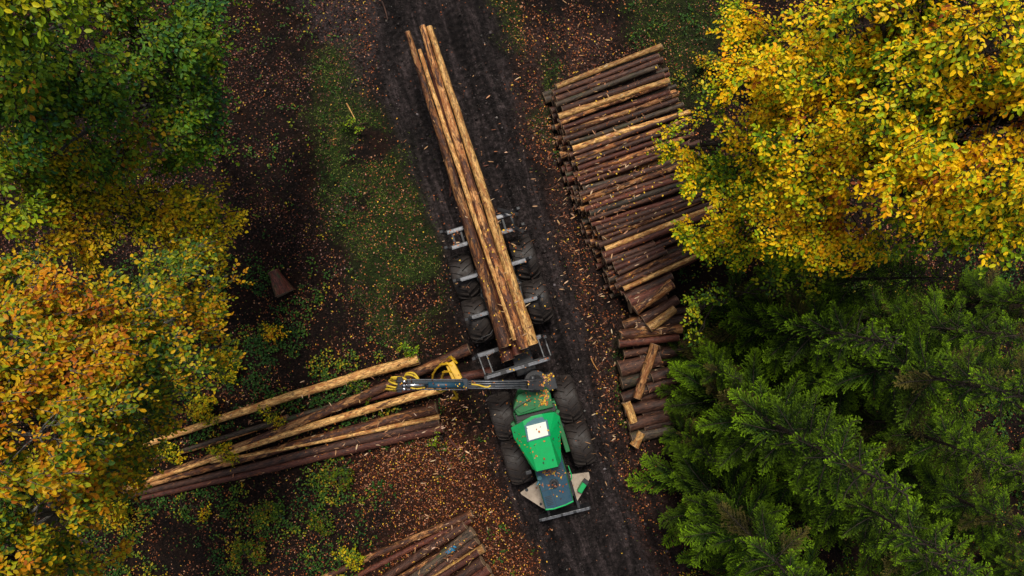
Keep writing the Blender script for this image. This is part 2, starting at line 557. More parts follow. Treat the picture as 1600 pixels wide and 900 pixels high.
def make_log(p, q, r0, r1, mat, label, group=None, bend=.05, ends=(True, True), old=False, cat='log', flare=0.0):
    """a felled trunk from its butt p to its top q; its sawn faces are its parts"""
    global n_logs
    n_logs += 1
    p, q = Vector(p), Vector(q)
    L = (q - p).length
    if L > 6:
        r0, r1 = r0 * .86, r1 * .84
    ns, nl = 14, max(8, int(L / .16))
    sd = n_logs * 7.31
    bx, bz = random.uniform(-1, 1) * bend, random.uniform(-.4, .4) * bend
    vs, fs = [], []
    for i in range(nl + 1):
        t = i / nl
        x = (t - .5) * L
        r = r0 + (r1 - r0) * t
        r *= 1 + .05 * (mnoise.noise((x * 1.7 + sd, sd, 0)))
        if t < .06:
            r *= 1 + (.06 - t) * 1.6
        s = math.sin(math.pi * t)
        oy, oz = bx * s + .02 * mnoise.noise((x * .8, sd, 3)), bz * s
        for k in range(ns):
            a = 2 * math.pi * k / ns
            rr = r * (1 + .11 * mnoise.noise((x * 2.5 + sd, math.cos(a) * 1.6, math.sin(a) * 1.6)) + .05 * mnoise.noise((x * 9 + sd, math.cos(a) * 4, math.sin(a) * 4)))
            rr *= 1 + flare * t * (.30 * math.cos(3 * a + .6) + .22 * math.cos(5 * a + 2))
            vs.append((x, oy + rr * math.cos(a), oz + rr * math.sin(a)))
    for i in range(nl):
        for k in range(ns):
            k2 = (k + 1) % ns
            fs.append((i * ns + k, (i + 1) * ns + k, (i + 1) * ns + k2, i * ns + k2))
    me = bpy.data.meshes.new('log')
    me.from_pydata(vs, [], fs)
    me.polygons.foreach_set('use_smooth', [True] * len(fs))
    me.materials.append(M[mat])
    o = link(bpy.data.objects.new('log', me))
    o.location = (p + q) / 2
    d = (q - p).normalized()
    o.rotation_mode = 'QUATERNION'
    o.rotation_quaternion = Vector((1, 0, 0)).rotation_difference(d)
    tag(o, label, cat, group)
    for e, on in zip((0, nl), ends):
        if not on:
            continue
        ring = [Vector(v) for v in vs[e * ns:(e + 1) * ns]]
        c = sum(ring, Vector()) / ns
        sx = -.006 if e == 0 else .006
        cv = [(v.x + sx - c.x, v.y - c.y, v.z - c.z) for v in [c + (v - c) * .985 for v in ring]]
        cv2 = [(-sx * .5, y, z) for (_, y, z) in cv]
        f = [tuple(range(ns)), tuple(range(ns, 2 * ns))[::-1]] + [(i, (i + 1) % ns, ns + (i + 1) % ns, ns + i) for i in range(ns)]
        cm = bpy.data.meshes.new('cut_end')
        cm.from_pydata(cv + cv2, [], f)
        bm = bmesh.new()
        bm.from_mesh(cm)
        bmesh.ops.recalc_face_normals(bm, faces=bm.faces)
        bm.to_mesh(cm)
        bm.free()
        cm.materials.append(M['cut_old' if old else 'cut'])
        co = link(bpy.data.objects.new('cut_end', cm), o)
        co.location = c
    return o


solid = []      # things fallen leaves may lie on


def LOG(*a, **k):
    o = make_log(*a, **k)
    solid.append(o)
    return o


# the long stack by the road: layers of short logs, butts towards the track
TOPLOOK = ['peeled', 'bark', 'bark', 'moss', 'bark', 'peeled', 'patchy', 'red', 'patchy', 'bark', 'moss', 'peeled', 'bark', 'patchy', 'bark', 'red',
           'patchy', 'red', 'bark', 'moss', 'bark', 'patchy', 'bark', 'red', 'moss', 'bark', 'red', 'bark', 'bark', 'patchy', 'bark', 'peeled',
           'red', 'bark', 'bark', 'red', 'bark', 'patchy', 'bark', 'peeled', 'moss']


def stack():
    nl = 4
    for layer in range(nl):
        n = 41
        z = .11 + layer * .27
        for i in range(n):
            t = (i + (.5 if layer % 2 else 0)) / (n - 1)
            if t > 1.001:
                continue
            j = lambda s: random.uniform(-s, s)
            e0 = Vector((np.interp(t, [0, .3, .6, 1], [866, 890, 918, 972]), np.interp(t, [0, .3, .6, 1], [131, 238, 330, 458])))
            ang = R(np.interp(t, [0, .35, .75, 1], [20.5, 18, 20, 25]) + j(1.2) + (random.choice((-2.2, 2.6)) if i % 7 == 5 and layer == nl - 1 else 0))
            ln = np.interp(t, [0, .1, .3, .6, 1], [185, 190, 200, 205, 195]) * random.uniform(.88, 1.0)
            if layer == nl - 1 and i in (33, 35, 36):
                ln *= .42
            d = Vector((math.cos(ang), -math.sin(ang)))
            e0 = e0 - d * (4 * (nl - 1 - layer) + random.uniform(-8, 5))
            e1 = e0 + d * ln
            zz = z + (j(.035) if layer == nl - 1 else j(.015))
            # the pixel frame above is that of the top of the stack
            zt = 1.0
            p, q = at(e0.x, e0.y, zt), at(e1.x, e1.y, zt)
            p.z, q.z = zz, zz + j(.02)
            r0 = random.uniform(.074, .112)
            r1 = r0 * random.uniform(.78, .95)
            if random.random() < .4:
                r0, r1 = r1, r0
            if layer == nl - 1 and i % 5 == 3:
                zz -= .10
            if layer == nl - 1:
                look = TOPLOOK[i]
                lab = '%s log on top of the long roadside stack, %s from its far end' % (LOOK[look], ORD[i])
                LOG(p, q, r0, r1, look, lab, 'logs on top of the long roadside stack', .03)
            else:
                look = random.choice(['bark', 'bark', 'red', 'patchy', 'moss'])
                LOG(p, q, r0, r1, look, 'log in a lower layer of the long roadside stack, mostly hidden except its sawn end',
                    'logs in the lower layers of the long roadside stack', .02, ends=(True, layer == 2))


stack()

# the untidy heap of thick short logs beyond the stack
heap = [  # mostly dark bark: the shade of the heap is put into the wood colour
    ((984, 473), (1050, 444), 9, 'red', .92, 'thick reddish log bridging the end of the stack and the short heap'),
    ((992, 484), (1050, 443), 9, 'patchy', .98, 'thick brown patchy log slanting across the head of the short heap'),
    ((1004, 500), (1058, 468), 9, 'bark', .75, 'black wet log slanting under the brown one in the short heap'),
    ((1014, 512), (1054, 482), 7.5, 'peeled', 1.1, 'short pale peeled log lying slantwise on the short heap'),
    ((994, 508), (1075, 500), 9, 'bark', .7, 'dark thick log crossing below the short pale peeled log'),
    ((970, 523), (1065, 514), 8.5, 'patchy', .85, 'orange knotted log with dark scars across the short heap'),
    ((967, 537), (1060, 527), 6.5, 'red', .8, 'long pinkish smooth log just below the orange knotted one'),
    ((975, 553), (1030, 543), 6, 'bark', .55, 'thin black log below the pinkish smooth one'),
    ((1023, 538), (995, 622), 7.5, 'patchy', .95, 'brown log laid lengthwise across the short heap'),
    ((968, 577), (1030, 560), 13, 'bark', .45, 'very thick dark log beside the lengthwise brown one'),
    ((971, 599), (1040, 582), 9.5, 'moss', .5, 'grey log with an orange butt end in the short heap'),
    ((1018, 590), (1062, 574), 9, 'bark', .6, 'dark log disappearing under the spruce boughs right of the lengthwise log'),
    ((1012, 606), (1065, 590), 8, 'bark', .5, 'second dark log under the spruce boughs, nearer the machine end'),
    ((972, 622), (1030, 600), 9, 'bark', .4, 'blackish log near the foot of the lengthwise brown log'),
    ((978, 628), (990, 660), 7, 'peeled', .45, 'short pale split billet standing at the heap edge'),
    ((976, 640), (1060, 625), 10, 'bark', .3, 'wide black log low in the heap beside the pale split billet'),
    ((982, 664), (1060, 645), 10, 'bark', .25, 'lowest wide black log of the heap beside the track'),
    ((986, 684), (1050, 668), 9, 'moss', .22, 'half buried grey log at the very end of the heap'),
    ((991, 697), (1003, 676), 7, 'peeled', .35, 'pale stubby billet at the end of the heap by the track'),
    ((1094, 690), (1106, 664), 7, 'peeled', .75, 'orange peeled log end showing alone among the spruce boughs'),
    ((1000, 560), (1075, 545), 10, 'bark', .35, 'dark log under the pinkish one, right part of the heap'),
    ((978, 466), (1050, 432), 8, 'bark', .8, 'dark slim log between the last stack logs and the thick reddish one'),
    ((984, 480), (1040, 466), 9, 'bark', .6, 'dark log under the thick brown slanting one at the head of the heap'),
    ((975, 510), (1000, 500), 8, 'patchy', .6, 'stubby mossy butt sticking out above the orange knotted log'),
    ((1040, 640), (1110, 670), 9, 'bark', .3, 'dark log hidden among spruce boughs beside the orange log end'),
]
for (a, b_, w, mt, z, lab) in heap:
    r = w / (S / (1 - z / H))
    LOG(at(*a, z), at(*b_, z + random.uniform(-.08, .08)), r, r * random.uniform(.85, .98), mt, lab, 'short logs of the untidy heap', .02)
for i in range(8):
    y = 500 + i * 24
    LOG(at(985 + i * 3, y, .15), at(1075, y - 14, .15), .17, .15, 'bark', 'dark log at the bottom of the untidy heap, buried under the others',
        'bottom logs of the untidy heap', .02, ends=(True, False))

# the load on the machine
load = [
    ((790, 541), (637, 50), .23, .095, 'patchy', 2.15, 1.95, 'reddish trunk on the left of the machine load with pale scars'),
    ((807, 530), (655, 78), .115, .07, 'peeled', 2.20, 2.0, 'thin tan trunk between the two left trunks of the machine load'),
    ((818, 544), (660, 41), .185, .112, 'patchy', 2.20, 2.02, 'mottled brown long trunk in the middle of the machine load'),
    ((832, 538), (670, 42), .20, .108, 'peeled', 2.12, 2.0, 'pale yellow trunk on the right of the machine load'),
    ((794, 562), (650, 95), .22, .09, 'red', 1.78, 1.7, 'thick red butted trunk lowest in the load, sticking out nearest the headboard'),
    ((809, 553), (668, 85), .17, .09, 'red', 1.80, 1.7, 'reddish trunk in the lower layer, just right of the thickest butt'),
    ((826, 530), (668, 60), .16, .08, 'moss', 1.80, 1.7, 'greyish trunk in the lower layer under the pale yellow one'),
]
for (a, b_, r0, r1, mt, z0, z1, lab) in load:
    LOG(at(*a, z0), at(*b_, z1), r0, r1, mt, lab, 'trunks loaded on the machine', .035)

# long trunks on the ground left of the machine
left = [
    ((654, 561), (205, 703), .20, .11, 'peeled', .22, .14, 'pale peeled long trunk, uppermost of the pile under the grapple'),
    ((733, 545), (190, 765), .20, .10, 'patchy', .45, .25, 'longest trunk of the pile, red at its butt, pale towards its top'),
    ((768, 580), (420, 668), .17, .10, 'red', .18, .13, 'reddish trunk running below the boom towards the load bunk'),
    ((612, 612), (230, 722), .13, .08, 'moss', .14, .12, 'thin dark mossy trunk under the boom tip'),
    ((690, 607), (200, 763), .16, .09, 'peeled', .42, .27, 'slender pale trunk just below the boom'),
    ((682, 638), (195, 768), .21, .10, 'patchy', .24, .20, 'reddish brown trunk with pale bare stretches, ending right of the grapple'),
    ((687, 651), (330, 722), .09, .06, 'peeled', .36, .27, 'thin yellowish trunk squeezed between two dark trunks'),
    ((686, 658), (200, 775), .18, .10, 'bark', .24, .20, 'dark purple barked trunk with a few pale scars'),
    ((692, 668), (222, 778), .19, .10, 'red', .20, .17, 'dark red barked trunk, lowermost of the pile beside the green bush'),
    ((450, 652), (220, 722), .10, .07, 'patchy', .15, .12, 'short thin trunk between the uppermost pale one and the longest one'),
]
for (a, b_, r0, r1, mt, z0, z1, lab) in left:
    LOG(at(*a, z0), at(*b_, z1), r0, r1, mt, lab, 'long trunks lying left of the machine', .16)

bottom = [
    ((738, 803), (500, 905), .13, .09, 'patchy', .16, 'pale brown trunk at the upper rim of the nearest pile'),
    ((727, 820), (560, 930), .16, .12, 'bark', .20, 'dark trunk with orange bark scars in the nearest pile'),
    ((739, 830), (575, 960), .17, .13, 'moss', .44, 'grey trunk marked with a blue paint stroke in the nearest pile'),
    ((744, 842), (600, 960), .19, .14, 'bark', .22, 'thick black trunk below the one with blue paint'),
    ((756, 856), (640, 925), .13, .10, 'peeled', .40, 'pale trunk with white patches near the lower edge of the nearest pile'),
    ((754, 876), (620, 960), .17, .13, 'bark', .22, 'dark trunk below the pale one with white patches'),
    ((764, 888), (650, 970), .16, .13, 'red', .22, 'reddish trunk poking out farthest right in the nearest pile'),
    ((730, 850), (590, 930), .16, .13, 'bark', .16, 'dark trunk at the bottom of the nearest pile'),
    ((736, 812), (530, 915), .10, .08, 'red', .14, 'slim reddish trunk squeezed below the pale brown one of the nearest pile'),
    ((748, 862), (610, 950), .11, .09, 'red', .46, 'slim red trunk on top between the black and the white patched one'),
    ((735, 838), (585, 925), .09, .07, 'patchy', .48, 'thin patchy trunk on top beside the blue paint stroke'),
    ((772, 903), (700, 960), .15, .12, 'peeled', .16, 'pale butted trunk at the lower edge of the view'),
]
blue_log = None
for (a, b_, r0, r1, mt, z, lab) in bottom:
    o = LOG(at(*a, z), at(*b_, z - .08), r0, r1, mt, lab, 'trunks of the nearest pile', .05)
    if 'blue' in lab:
        blue_log = o
m_blue = mat_paint('blue_mark', (.012, .16, .30), .5, dirt=(.03, .03, .03), amount=.8, scale=20)
g = MB()
for (x0, ln, a0, a1) in ((-1.18, .10, 60, 108), (-1.05, .13, 70, 100), (-1.28, .06, 84, 112)):
    n = 5
    for k in range(n):
        t0, t1 = R(a0 + (a1 - a0) * k / n), R(a0 + (a1 - a0) * (k + 1) / n)
        rr, rq = .182, .150
        sh = .05 * k / n
        g.add([(x0 + sh, rr * math.cos(t0), rr * math.sin(t0)), (x0 + ln + sh, rr * math.cos(t0), rr * math.sin(t0)),
               (x0 + ln + sh, rr * math.cos(t1), rr * math.sin(t1)), (x0 + sh, rr * math.cos(t1), rr * math.sin(t1)),
               (x0 + sh, rq * math.cos(t0), rq * math.sin(t0)), (x0 + ln + sh, rq * math.cos(t0), rq * math.sin(t0)),
               (x0 + ln + sh, rq * math.cos(t1), rq * math.sin(t1)), (x0 + sh, rq * math.cos(t1), rq * math.sin(t1))],
              [(0, 1, 2, 3), (4, 7, 6, 5), (0, 4, 5, 1), (3, 2, 6, 7), (0, 3, 7, 4), (1, 5, 6, 2)])
g.build('paint_mark', m_blue, blue_log)

# the short sawn block by itself on the left
b0 = LOG(at(427, 424, .22), at(444, 459, .22), .17, .29, 'stump', 'short reddish flared stump block lying alone on the leaf litter', None, .01, cat='stump', old=True, flare=1.0)
b0.name = 'stump'

# ------------------------------------------------------------------ the forwarder
TH = R(17)
OX = at(784, 451)
ROT = math.atan2(-math.cos(TH), math.sin(TH))
FW = empty('forwarder', (OX.x, OX.y, 0), ROT)
tag(FW, 'green eight wheeled forestry forwarder with a black crane boom carrying long trunks', 'forwarder')
FWI = Matrix.Translation(FW.location) @ Matrix.Rotation(ROT, 4, 'Z')
FWI = FWI.inverted()


def fl(px, py, z):
    return FWI @ at(px, py, z)


def build_wheel():
    w = MB()
    w.lathe_y([(-.20, .001), (-.20, .14), (-.05, .17), (.05, .17), (.20, .14), (.20, .001)], 24)
    hub = w.build('wheel', M['black'], FW)
    t = MB()
    prof = [(-.27, .33), (-.345, .42), (-.37, .55), (-.35, .625), (-.29, .668), (-.15, .684), (0, .688), (.15, .684), (.29, .668), (.35, .625), (.37, .55), (.345, .42), (.27, .33), (.24, .30), (-.24, .30), (-.27, .33)]
    t.lathe_y(prof, 56)
    nl = 18
    for k in range(nl):
        for sgn in (-1, 1):
            a0 = 2 * math.pi * (k + (.5 if sgn > 0 else 0)) / nl
            vs = []
            for (s, da) in ((.015, 0), (.14, .11), (.27, .21), (.345, .27)):
                rr = .690 - (.03 if s > .25 else .006 if s > .1 else 0) - (.05 if s > .33 else 0)
                for (dw, dr) in ((-.044, -.03), (-.030, .062), (.030, .062), (.044, -.03)):
                    a = a0 + da + dw
                    vs.append(((rr + dr) * math.cos(a), sgn * s, (rr + dr) * math.sin(a)))
            fs = []
            for i in range(3):
                for q in range(3):
                    fs.append((i * 4 + q, i * 4 + q + 1, i * 4 + q + 5, i * 4 + q + 4))
            fs += [(0, 1, 2, 3), (12, 13, 14, 15)]
            t.add(vs, fs)
    ty = t.build('tyre', M['rubber'], hub)
    r = MB()
    r.lathe_y([(-.24, .315), (-.26, .34), (-.22, .30), (-.10, .26), (-.06, .14), (.06, .14), (.10, .26), (.22, .30), (.26, .34), (.24, .315)], 32)
    for k in range(8):
        a = 2 * math.pi * k / 8
        r.tube([(.19 * math.cos(a), -.13, .19 * math.sin(a)), (.19 * math.cos(a), .13, .19 * math.sin(a))], .018, 6)
    rim = r.build('rim', M['rim'], hub)
    return hub


wheel0 = build_wheel()
WPOS = [(-.70, .97), (.68, .97), (3.92, .94), (5.33, .94), (-.70, -.99), (.70, -.99), (3.86, -1.10), (5.30, -1.10)]
wheels = []
for i, (u, v) in enumerate(WPOS):
    w = wheel0
    if i:
        w = wheel0.copy()
        link(w, FW)
        for ch in list(wheel0.children):
            c = ch.copy()
            link(c, w)
    w.location = (u, v, .70)
    w.rotation_euler = (0, random.uniform(0, 6), 0)
    wheels.append(w)

# frames, axles and bogies
g = MB()
g.box((.2, 0, .98), (5.0, .46, .30))
g.box((-2.2, 0, 1.0), (.5, .7, .22))
g.box((2.3, 0, .95), (.9, .62, .4))
g.build('rear_frame', M['black'], FW, .02)
g = MB()
g.box((4.9, -.08, 1.02), (3.7, .74, .44))
g.box((6.4, -.12, .85), (.7, .9, .5))
g.build('front_frame', M['black'], FW, .02)
for (u, v) in ((0, .60), (0, -.62), (4.62, .56), (4.58, -.72)):
    g = MB()
    g.box((u, v, .72), (1.6, .16, .30))
    g.tube([(u, v, .75), (u, v * .2, .85)], .16, 14)
    g.build('bogie', M['black'], FW, .03)


def bolster(u, v0, v1, name='bolster'):
    g = MB()
    g.box((u, (v0 + v1) / 2, 1.52), (.13, v1 - v0, .16))
    g.box((u, 0, 1.28), (.22, .6, .36))
    o = g.build(name, M['black'], FW, .012)
    for (a, b_) in ((v0, v0 + .55), (v1 - .55, v1)):
        s = MB()
        s.box((u, (a + b_) / 2, 1.607), (.085, b_ - a, .02))
        s.box((u + .055, (a + b_) / 2, 1.6), (.02, b_ - a - .06, .05))
        s.build('wear_strip', M['steel'], o, .004)
    return o


def stake(u, v, sg, lean, z1=2.55):
    g = MB()
    g.bar((u, v, 1.45), (u + lean * .3, v + sg * (.10 + abs(lean) * .2), z1), .10, .085)
    g.tube([(u - .07, v, 1.5), (u + .07, v, 1.5)], .05, 10)
    g.build('stake', M['black'], FW, .012)


for u in (-.62, .57):
    bolster(u, -1.10, .98)
    for sg, v in ((-1, -1.12), (1, 1.0)):
        stake(u, v, sg, .0, 2.3)
# rear double bolster
for u in (-2.1, -1.62):
    bolster(u, -1.1, 1.0)
for sg in (-1, 1):
    g = MB()
    g.box((-1.86, sg * .93, 1.5), (.48, .07, .10))
    g.box((-1.86, sg * .66, 1.5), (.48, .07, .10))
    g.build('bolster_link', M['black'], FW, .01)
    stake(-2.1, sg * 1.08, sg, 0, 2.3)
    stake(-1.62, sg * 1.08, sg, 0, 2.3)
for (a, b_) in (((778, 327), (808, 335)), ((800, 353), (817, 362))):
    g = MB()
    g.bar(fl(*a, 1.6), fl(*b_, 2.3), .10, .07)
    g.build('stake', M['black'], FW, .01)
# front bolster and headboard
bolster(1.73, -1.28, .74)
for sg, v in ((-1, -1.3), (1, .78)):
    g = MB()
    g.bar((1.73, v, 1.55), (1.73, v + sg * .05, 2.3), .10, .09)
    g.build('stake', M['black'], FW, .012)
hb = MB()
for z in (1.55, 1.85):
    hb.box((2.38, -.22, z), (.06, 1.98, .06))
hb.box((2.38, -.22, 2.16), (.10, 1.98, .10))
for k in range(9):
    hb.box((2.38, -1.18 + k * .24, 1.82), (.035, .035, .62))
for v in (-1.19, .75):
    hb.box((2.38, v, 1.75), (.09, .09, .85))
hbo = hb.build('headboard', M['black'], FW, .008)
for (a, b_) in ((-1.15, -.72), (-.55, .0), (.12, .70)):
    s = MB()
    s.box((2.38, (a + b_) / 2, 2.22), (.095, b_ - a, .02))
    for dx in (-.028, .028):
        s.box((2.38 + dx, (a + b_) / 2, 2.234), (.018, b_ - a - .04, .012))
    s.build('wear_strip', M['steel'], hbo, .003)
for v in (.62, .82):
    g = MB()
    g.bar((1.78, v, 1.75), (2.34, v + .02, 1.95), .045, .06)
    g.build('side_rail', M['dark_steel'], FW, .008)
for v in (-1.24, -1.0):
    g = MB()
    g.bar((1.78, v, 1.6), (2.34, v + .04, 1.75), .045, .06)
    g.build('side_rail', M['dark_steel'], FW, .008)
g = MB()
g.tube([fl(742, 534, 1.55), fl(752, 528, 1.7), fl(766, 522, 1.75), fl(774, 510, 1.6), fl(777, 503, 1.4)], .016, 8)
g.build('hydraulic_hose', M['black'], FW)

# crane: column, main boom, folded jib and grapple
cr = MB()
base = fl(838, 600, 2.2)
cr.tube([(base.x, base.y, 1.2), (base.x, base.y, 1.7)], .34, 24)
cr.tube([(base.x, base.y, 1.7), (base.x, base.y, 2.75)], [.22, .17], 20)
cr.box((base.x + .12, base.y + .16, 1.55), (.5, .85, .45))
crane = cr.build('crane_column', M['black'], FW, .015)
P0, P1 = fl(832, 600, 2.95), fl(618, 600, 4.0)
dv = (P1 - P0).normalized()
sv = dv.cross(Vector((0, 0, 1))).normalized()
uv = sv.cross(dv)
PM = P0.lerp(P1, .50)


def bp(t, s=0.0, u=0.0):
    return P0.lerp(P1, t) + sv * s + uv * u


g = MB()
g.bar(bp(-.02), bp(.52), .20, .22, uv)
g.bar(bp(.50), bp(.99), .19, .20, uv)
g.bar(bp(.495), bp(.53), .30, .30, uv)
boom = g.build('main_boom', M['boom'], FW, .015)
g = MB()
for s in (-.09, -.035, .03, .09):
    g.tube([bp(.06, s, .16), bp(.25, s * 1.05, .165), bp(.49, s, .16)], .018, 8)
g.build('pipe', M['steel'], boom)
g = MB()
g.tube([bp(.53, 0, .19), bp(.78, 0, .19)], .085, 16)
g.build('cylinder', M['slate'], boom)
g = MB()
g.tube([bp(.78, 0, .19), bp(.95, 0, .19)], .04, 14)
g.build('piston_rod', M['chrome'], boom)
for s in (-.13, .13):
    g = MB()
    g.bar(bp(.53, s, .10), bp(.93, s, .10), .035, .05, uv)
    g.build('pipe', M['steel'], boom, .005)
g = MB()
g.bar(bp(.055, .0, .14), bp(-.07, 0.02, .10), .30, .22, uv)
for s in (-.12, .12):
    g.tube([bp(.10, s, .15), bp(.02, s, .26), bp(-.06, s * .7, .12), bp(-.08, s * .5, -.3)], .025, 8)
g.tube([bp(-.0, -.22, .0), bp(-.0, .22, .0)], .09, 16)
g.build('boom_foot', M['black'], boom, .01)
g = MB()
g.bar(bp(.975, -.20, .05), bp(.975, .20, .05), .13, .30, uv)
g.bar(bp(.955, -.10, .14), bp(1.0, -.10, .14), .05, .20, uv)
g.bar(bp(.955, .10, .14), bp(1.0, .10, .14), .05, .20, uv)
kn = g.build('knuckle', M['black'], boom, .012)
g = MB()
for s in (-.10, 0, .10):
    g.tube([bp(.945, s - .035, .19), bp(.945, s + .035, .19)], .065, 14)
g.build('pin', M['chrome'], boom)
# jib folded back under the boom
J0, J1 = bp(.985, 0, -.18), fl(712, 602, 2.75)
g = MB()
g.bar(J0, J1, .17, .19)
g.bar(J1, J1 + Vector((0, 0, -.22)), .10, .10)
jib = g.build('jib', M['black'], FW, .012)


def loop(pts, name='hose', r=.026):
    # smooth hose through the points
    P = [Vector(p) for p in pts]
    out = []
    for i in range(len(P) - 1):
        a, b_, c, d = P[max(i - 1, 0)], P[i], P[i + 1], P[min(i + 2, len(P) - 1)]
        for k in range(6):
            t = k / 6
            out.append(.5 * ((2 * b_) + (c - a) * t + (2 * a - 5 * b_ + 4 * c - d) * t * t + (3 * b_ - a - 3 * c + d) * t ** 3))
    out.append(P[-1])
    MB().tube(out, r, 8).build(name, M['hose'], boom)


loop([fl(640, 596, 3.95), fl(628, 590, 4.0), fl(612, 590, 3.95), fl(616, 597, 3.7), fl(630, 600, 3.5)])
loop([fl(640, 604, 3.95), fl(622, 606, 4.05), fl(605, 603, 3.9), fl(612, 608, 3.6), fl(632, 606, 3.4)])
loop([fl(640, 603, 3.95), fl(618, 600, 4.1), fl(608, 595, 3.8), fl(620, 592, 3.5), fl(640, 600, 3.4)])
loop([fl(635, 606, 3.8), fl(615, 608, 3.9), fl(603, 608, 3.7), fl(618, 611, 3.4)])
loop([fl(655, 594, 3.8), fl(645, 587, 3.7), fl(634, 586, 3.6), fl(634, 594, 3.4), fl(650, 596, 3.3)])
loop([fl(656, 596, 3.7), fl(648, 584, 3.6), fl(636, 583, 3.5), fl(632, 590, 3.3)])
loop([fl(725, 604, 3.75), fl(700, 608, 3.4), fl(688, 612, 3.1), fl(678, 606, 2.9)])
loop([bp(.47, .02, .18), bp(.42, -.0, .21), bp(.36, -.06, .20), bp(.33, -.02, .19)], r=.022)
loop([bp(.90, -.08, .16), bp(.86, -.10, .19), bp(.80, -.08, .15)], r=.02)

# grapple hanging from the jib, closed round a trunk
gr = MB()
gc = J1 + Vector((0, 0, -.34))
gr.tube([gc + Vector((0, 0, .16)), gc + Vector((0, 0, -.08))], .13, 16)
A0, A1 = fl(704, 566, 2.15), fl(722, 600, 2.25)
gr.bar(A0, A1, .20, .16)
gr.bar(fl(697, 566, 1.95), fl(712, 600, 2.2), .09, .10)
grapple = gr.build('grapple', M['yellow'], FW, .02)


def claw(pts, w0, w1, off):
    g = MB()
    P = [Vector(p) for p in pts]
    for i in range(len(P) - 1):
        w = w0 + (w1 - w0) * i / (len(P) - 1)
        g.bar(P[i] + off, P[i + 1] + off + (P[i + 1] - P[i]).normalized() * .03, .055, w)
    g.build('claw', M['yellow'], grapple, .012)


o0 = Vector((0, 0, 0))
claw([fl(708, 572, 2.2), fl(700, 568, 2.15), fl(690, 569, 1.95), fl(682, 576, 1.65), fl(677, 584, 1.3), fl(676, 592, .95)], .16, .09, o0)
claw([fl(708, 580, 2.15), fl(702, 580, 2.0), fl(694, 581, 1.7), fl(691, 588, 1.25), fl(693, 596, .95)], .14, .08, o0)
claw([fl(706, 604, 2.2), fl(710, 611, 2.0), fl(714, 618, 1.7), fl(714, 622, 1.3), fl(708, 622, .95)], .18, .09, o0)
claw([fl(712, 566, 2.2), fl(708, 561, 2.0), fl(704, 558, 1.6), fl(700, 560, 1.2)], .15, .08, o0)

# cab
cab = MB()
cab.prism([(3.84, -.72), (3.80, .40), (4.0, .46), (5.0, .12), (4.98, -.50), (4.12, -.74)], 1.35, 3.17)
cabo = cab.build('cab', M['green_dark'], FW, .03)
for (p, q) in (((3.86, -.72), (3.83, .40)), ((4.24, .47), (4.98, .15)), ((4.97, -.54), (4.2, -.79)), ((5.0, .10), (4.99, -.48))):
    a, b_ = Vector((*p, 2.66)), Vector((*q, 2.66))
    d = (b_ - a).normalized()
    nrm = d.cross(Vector((0, 0, 1)))
    mid = (a + b_) / 2
    if nrm.dot(mid - Vector((4.4, -.15, 2.75))) < 0:
        nrm = -nrm
    w = MB()
    w.bar(a + d * .07 + nrm * .006, b_ - d * .07 + nrm * .006, .02, .95)
    w.build('window', M['glass'], cabo, .004)
# faceted roof
rv = {'a': (3.645, -.46, 3.60), 'b': (3.605, .10, 3.60), 'b1': (3.585, -.20, 3.60), 'c': (5.10, -.50, 3.53), 'd': (5.14, .10, 3.53), 'e': (3.78, -.84, 3.30), 'j': (4.08, -.85, 3.27),
      'i': (5.06, -.60, 3.30), 'f': (3.70, .45, 3.38), 'g': (3.90, .56, 3.24), 'h': (5.10, .22, 3.22), 'm': (4.25, -.47, 3.62), 'n': (4.22, .12, 3.62)}
ks = list(rv)
top = [rv[k] for k in ks]
ix = {k: i for i, k in enumerate(ks)}
fc = [('a', 'm', 'n', 'b', 'b1'), ('m', 'c', 'd', 'n'), ('a', 'e', 'j', 'm'), ('j', 'i', 'c', 'm'), ('b', 'n', 'g', 'f'), ('n', 'd', 'h', 'g')]
rim_ = ['b1', 'a', 'e', 'j', 'i', 'c', 'd', 'h', 'g', 'f', 'b']
vs = top + [(x + (4.4 - x) * .03, y * .96, z - .14) for (x, y, z) in (rv[k] for k in rim_)]
nT = len(top)
fs = [tuple(ix[k] for k in f) for f in fc]
for i, k in enumerate(rim_):
    k2 = rim_[(i + 1) % len(rim_)]
    fs.append((ix[k], ix[k2], nT + (i + 1) % len(rim_), nT + i))
fs.append(tuple(range(nT, nT + len(rim_))))
roof = MB().add(vs, fs).build('roof', M['green'], cabo, .012)
h_ = [fl(822, 666, 3.64), fl(853, 658, 3.64), fl(857.5, 680, 3.66), fl(826, 689, 3.66)]
ctr = sum(h_, Vector()) / 4
fr = MB()
fr.prism([(p.x, p.y) for p in [ctr + (p - ctr) * 1.16 for p in h_]][::1], 3.58, 3.645)
fr.prism([(p.x, p.y) for p in (h_[0] + Vector((-.02, .02, 0)), h_[1] + Vector((-.02, -.02, 0)), h_[1] + Vector((-.13, -.05, 0)), (h_[0] + h_[1]) / 2 + Vector((-.15, 0, 0)), h_[0] + Vector((-.07, .03, 0)))], 3.57, 3.635)
fro = fr.build('roof_hatch', M['hatch_frame'], cabo, .008)
g = MB()
g.prism([(p.x, p.y) for p in [ctr + (p - ctr) * .97 for p in h_]], 3.63, 3.652)
g.build('roof_window', M['hatch'], cabo, .004)
for (a, b_, z) in (((872, 640), (868, 650), 3.1), ((800, 660), (806, 668), 3.0)):
    p, q = fl(*a, z), fl(*b_, z)
    g = MB()
    g.bar(p, q, .10, .22)
    g.tube([(q + p) / 2, fl(840, 670, z)], .018, 6)
    g.build('mirror', M['green_dark'], cabo, .015)

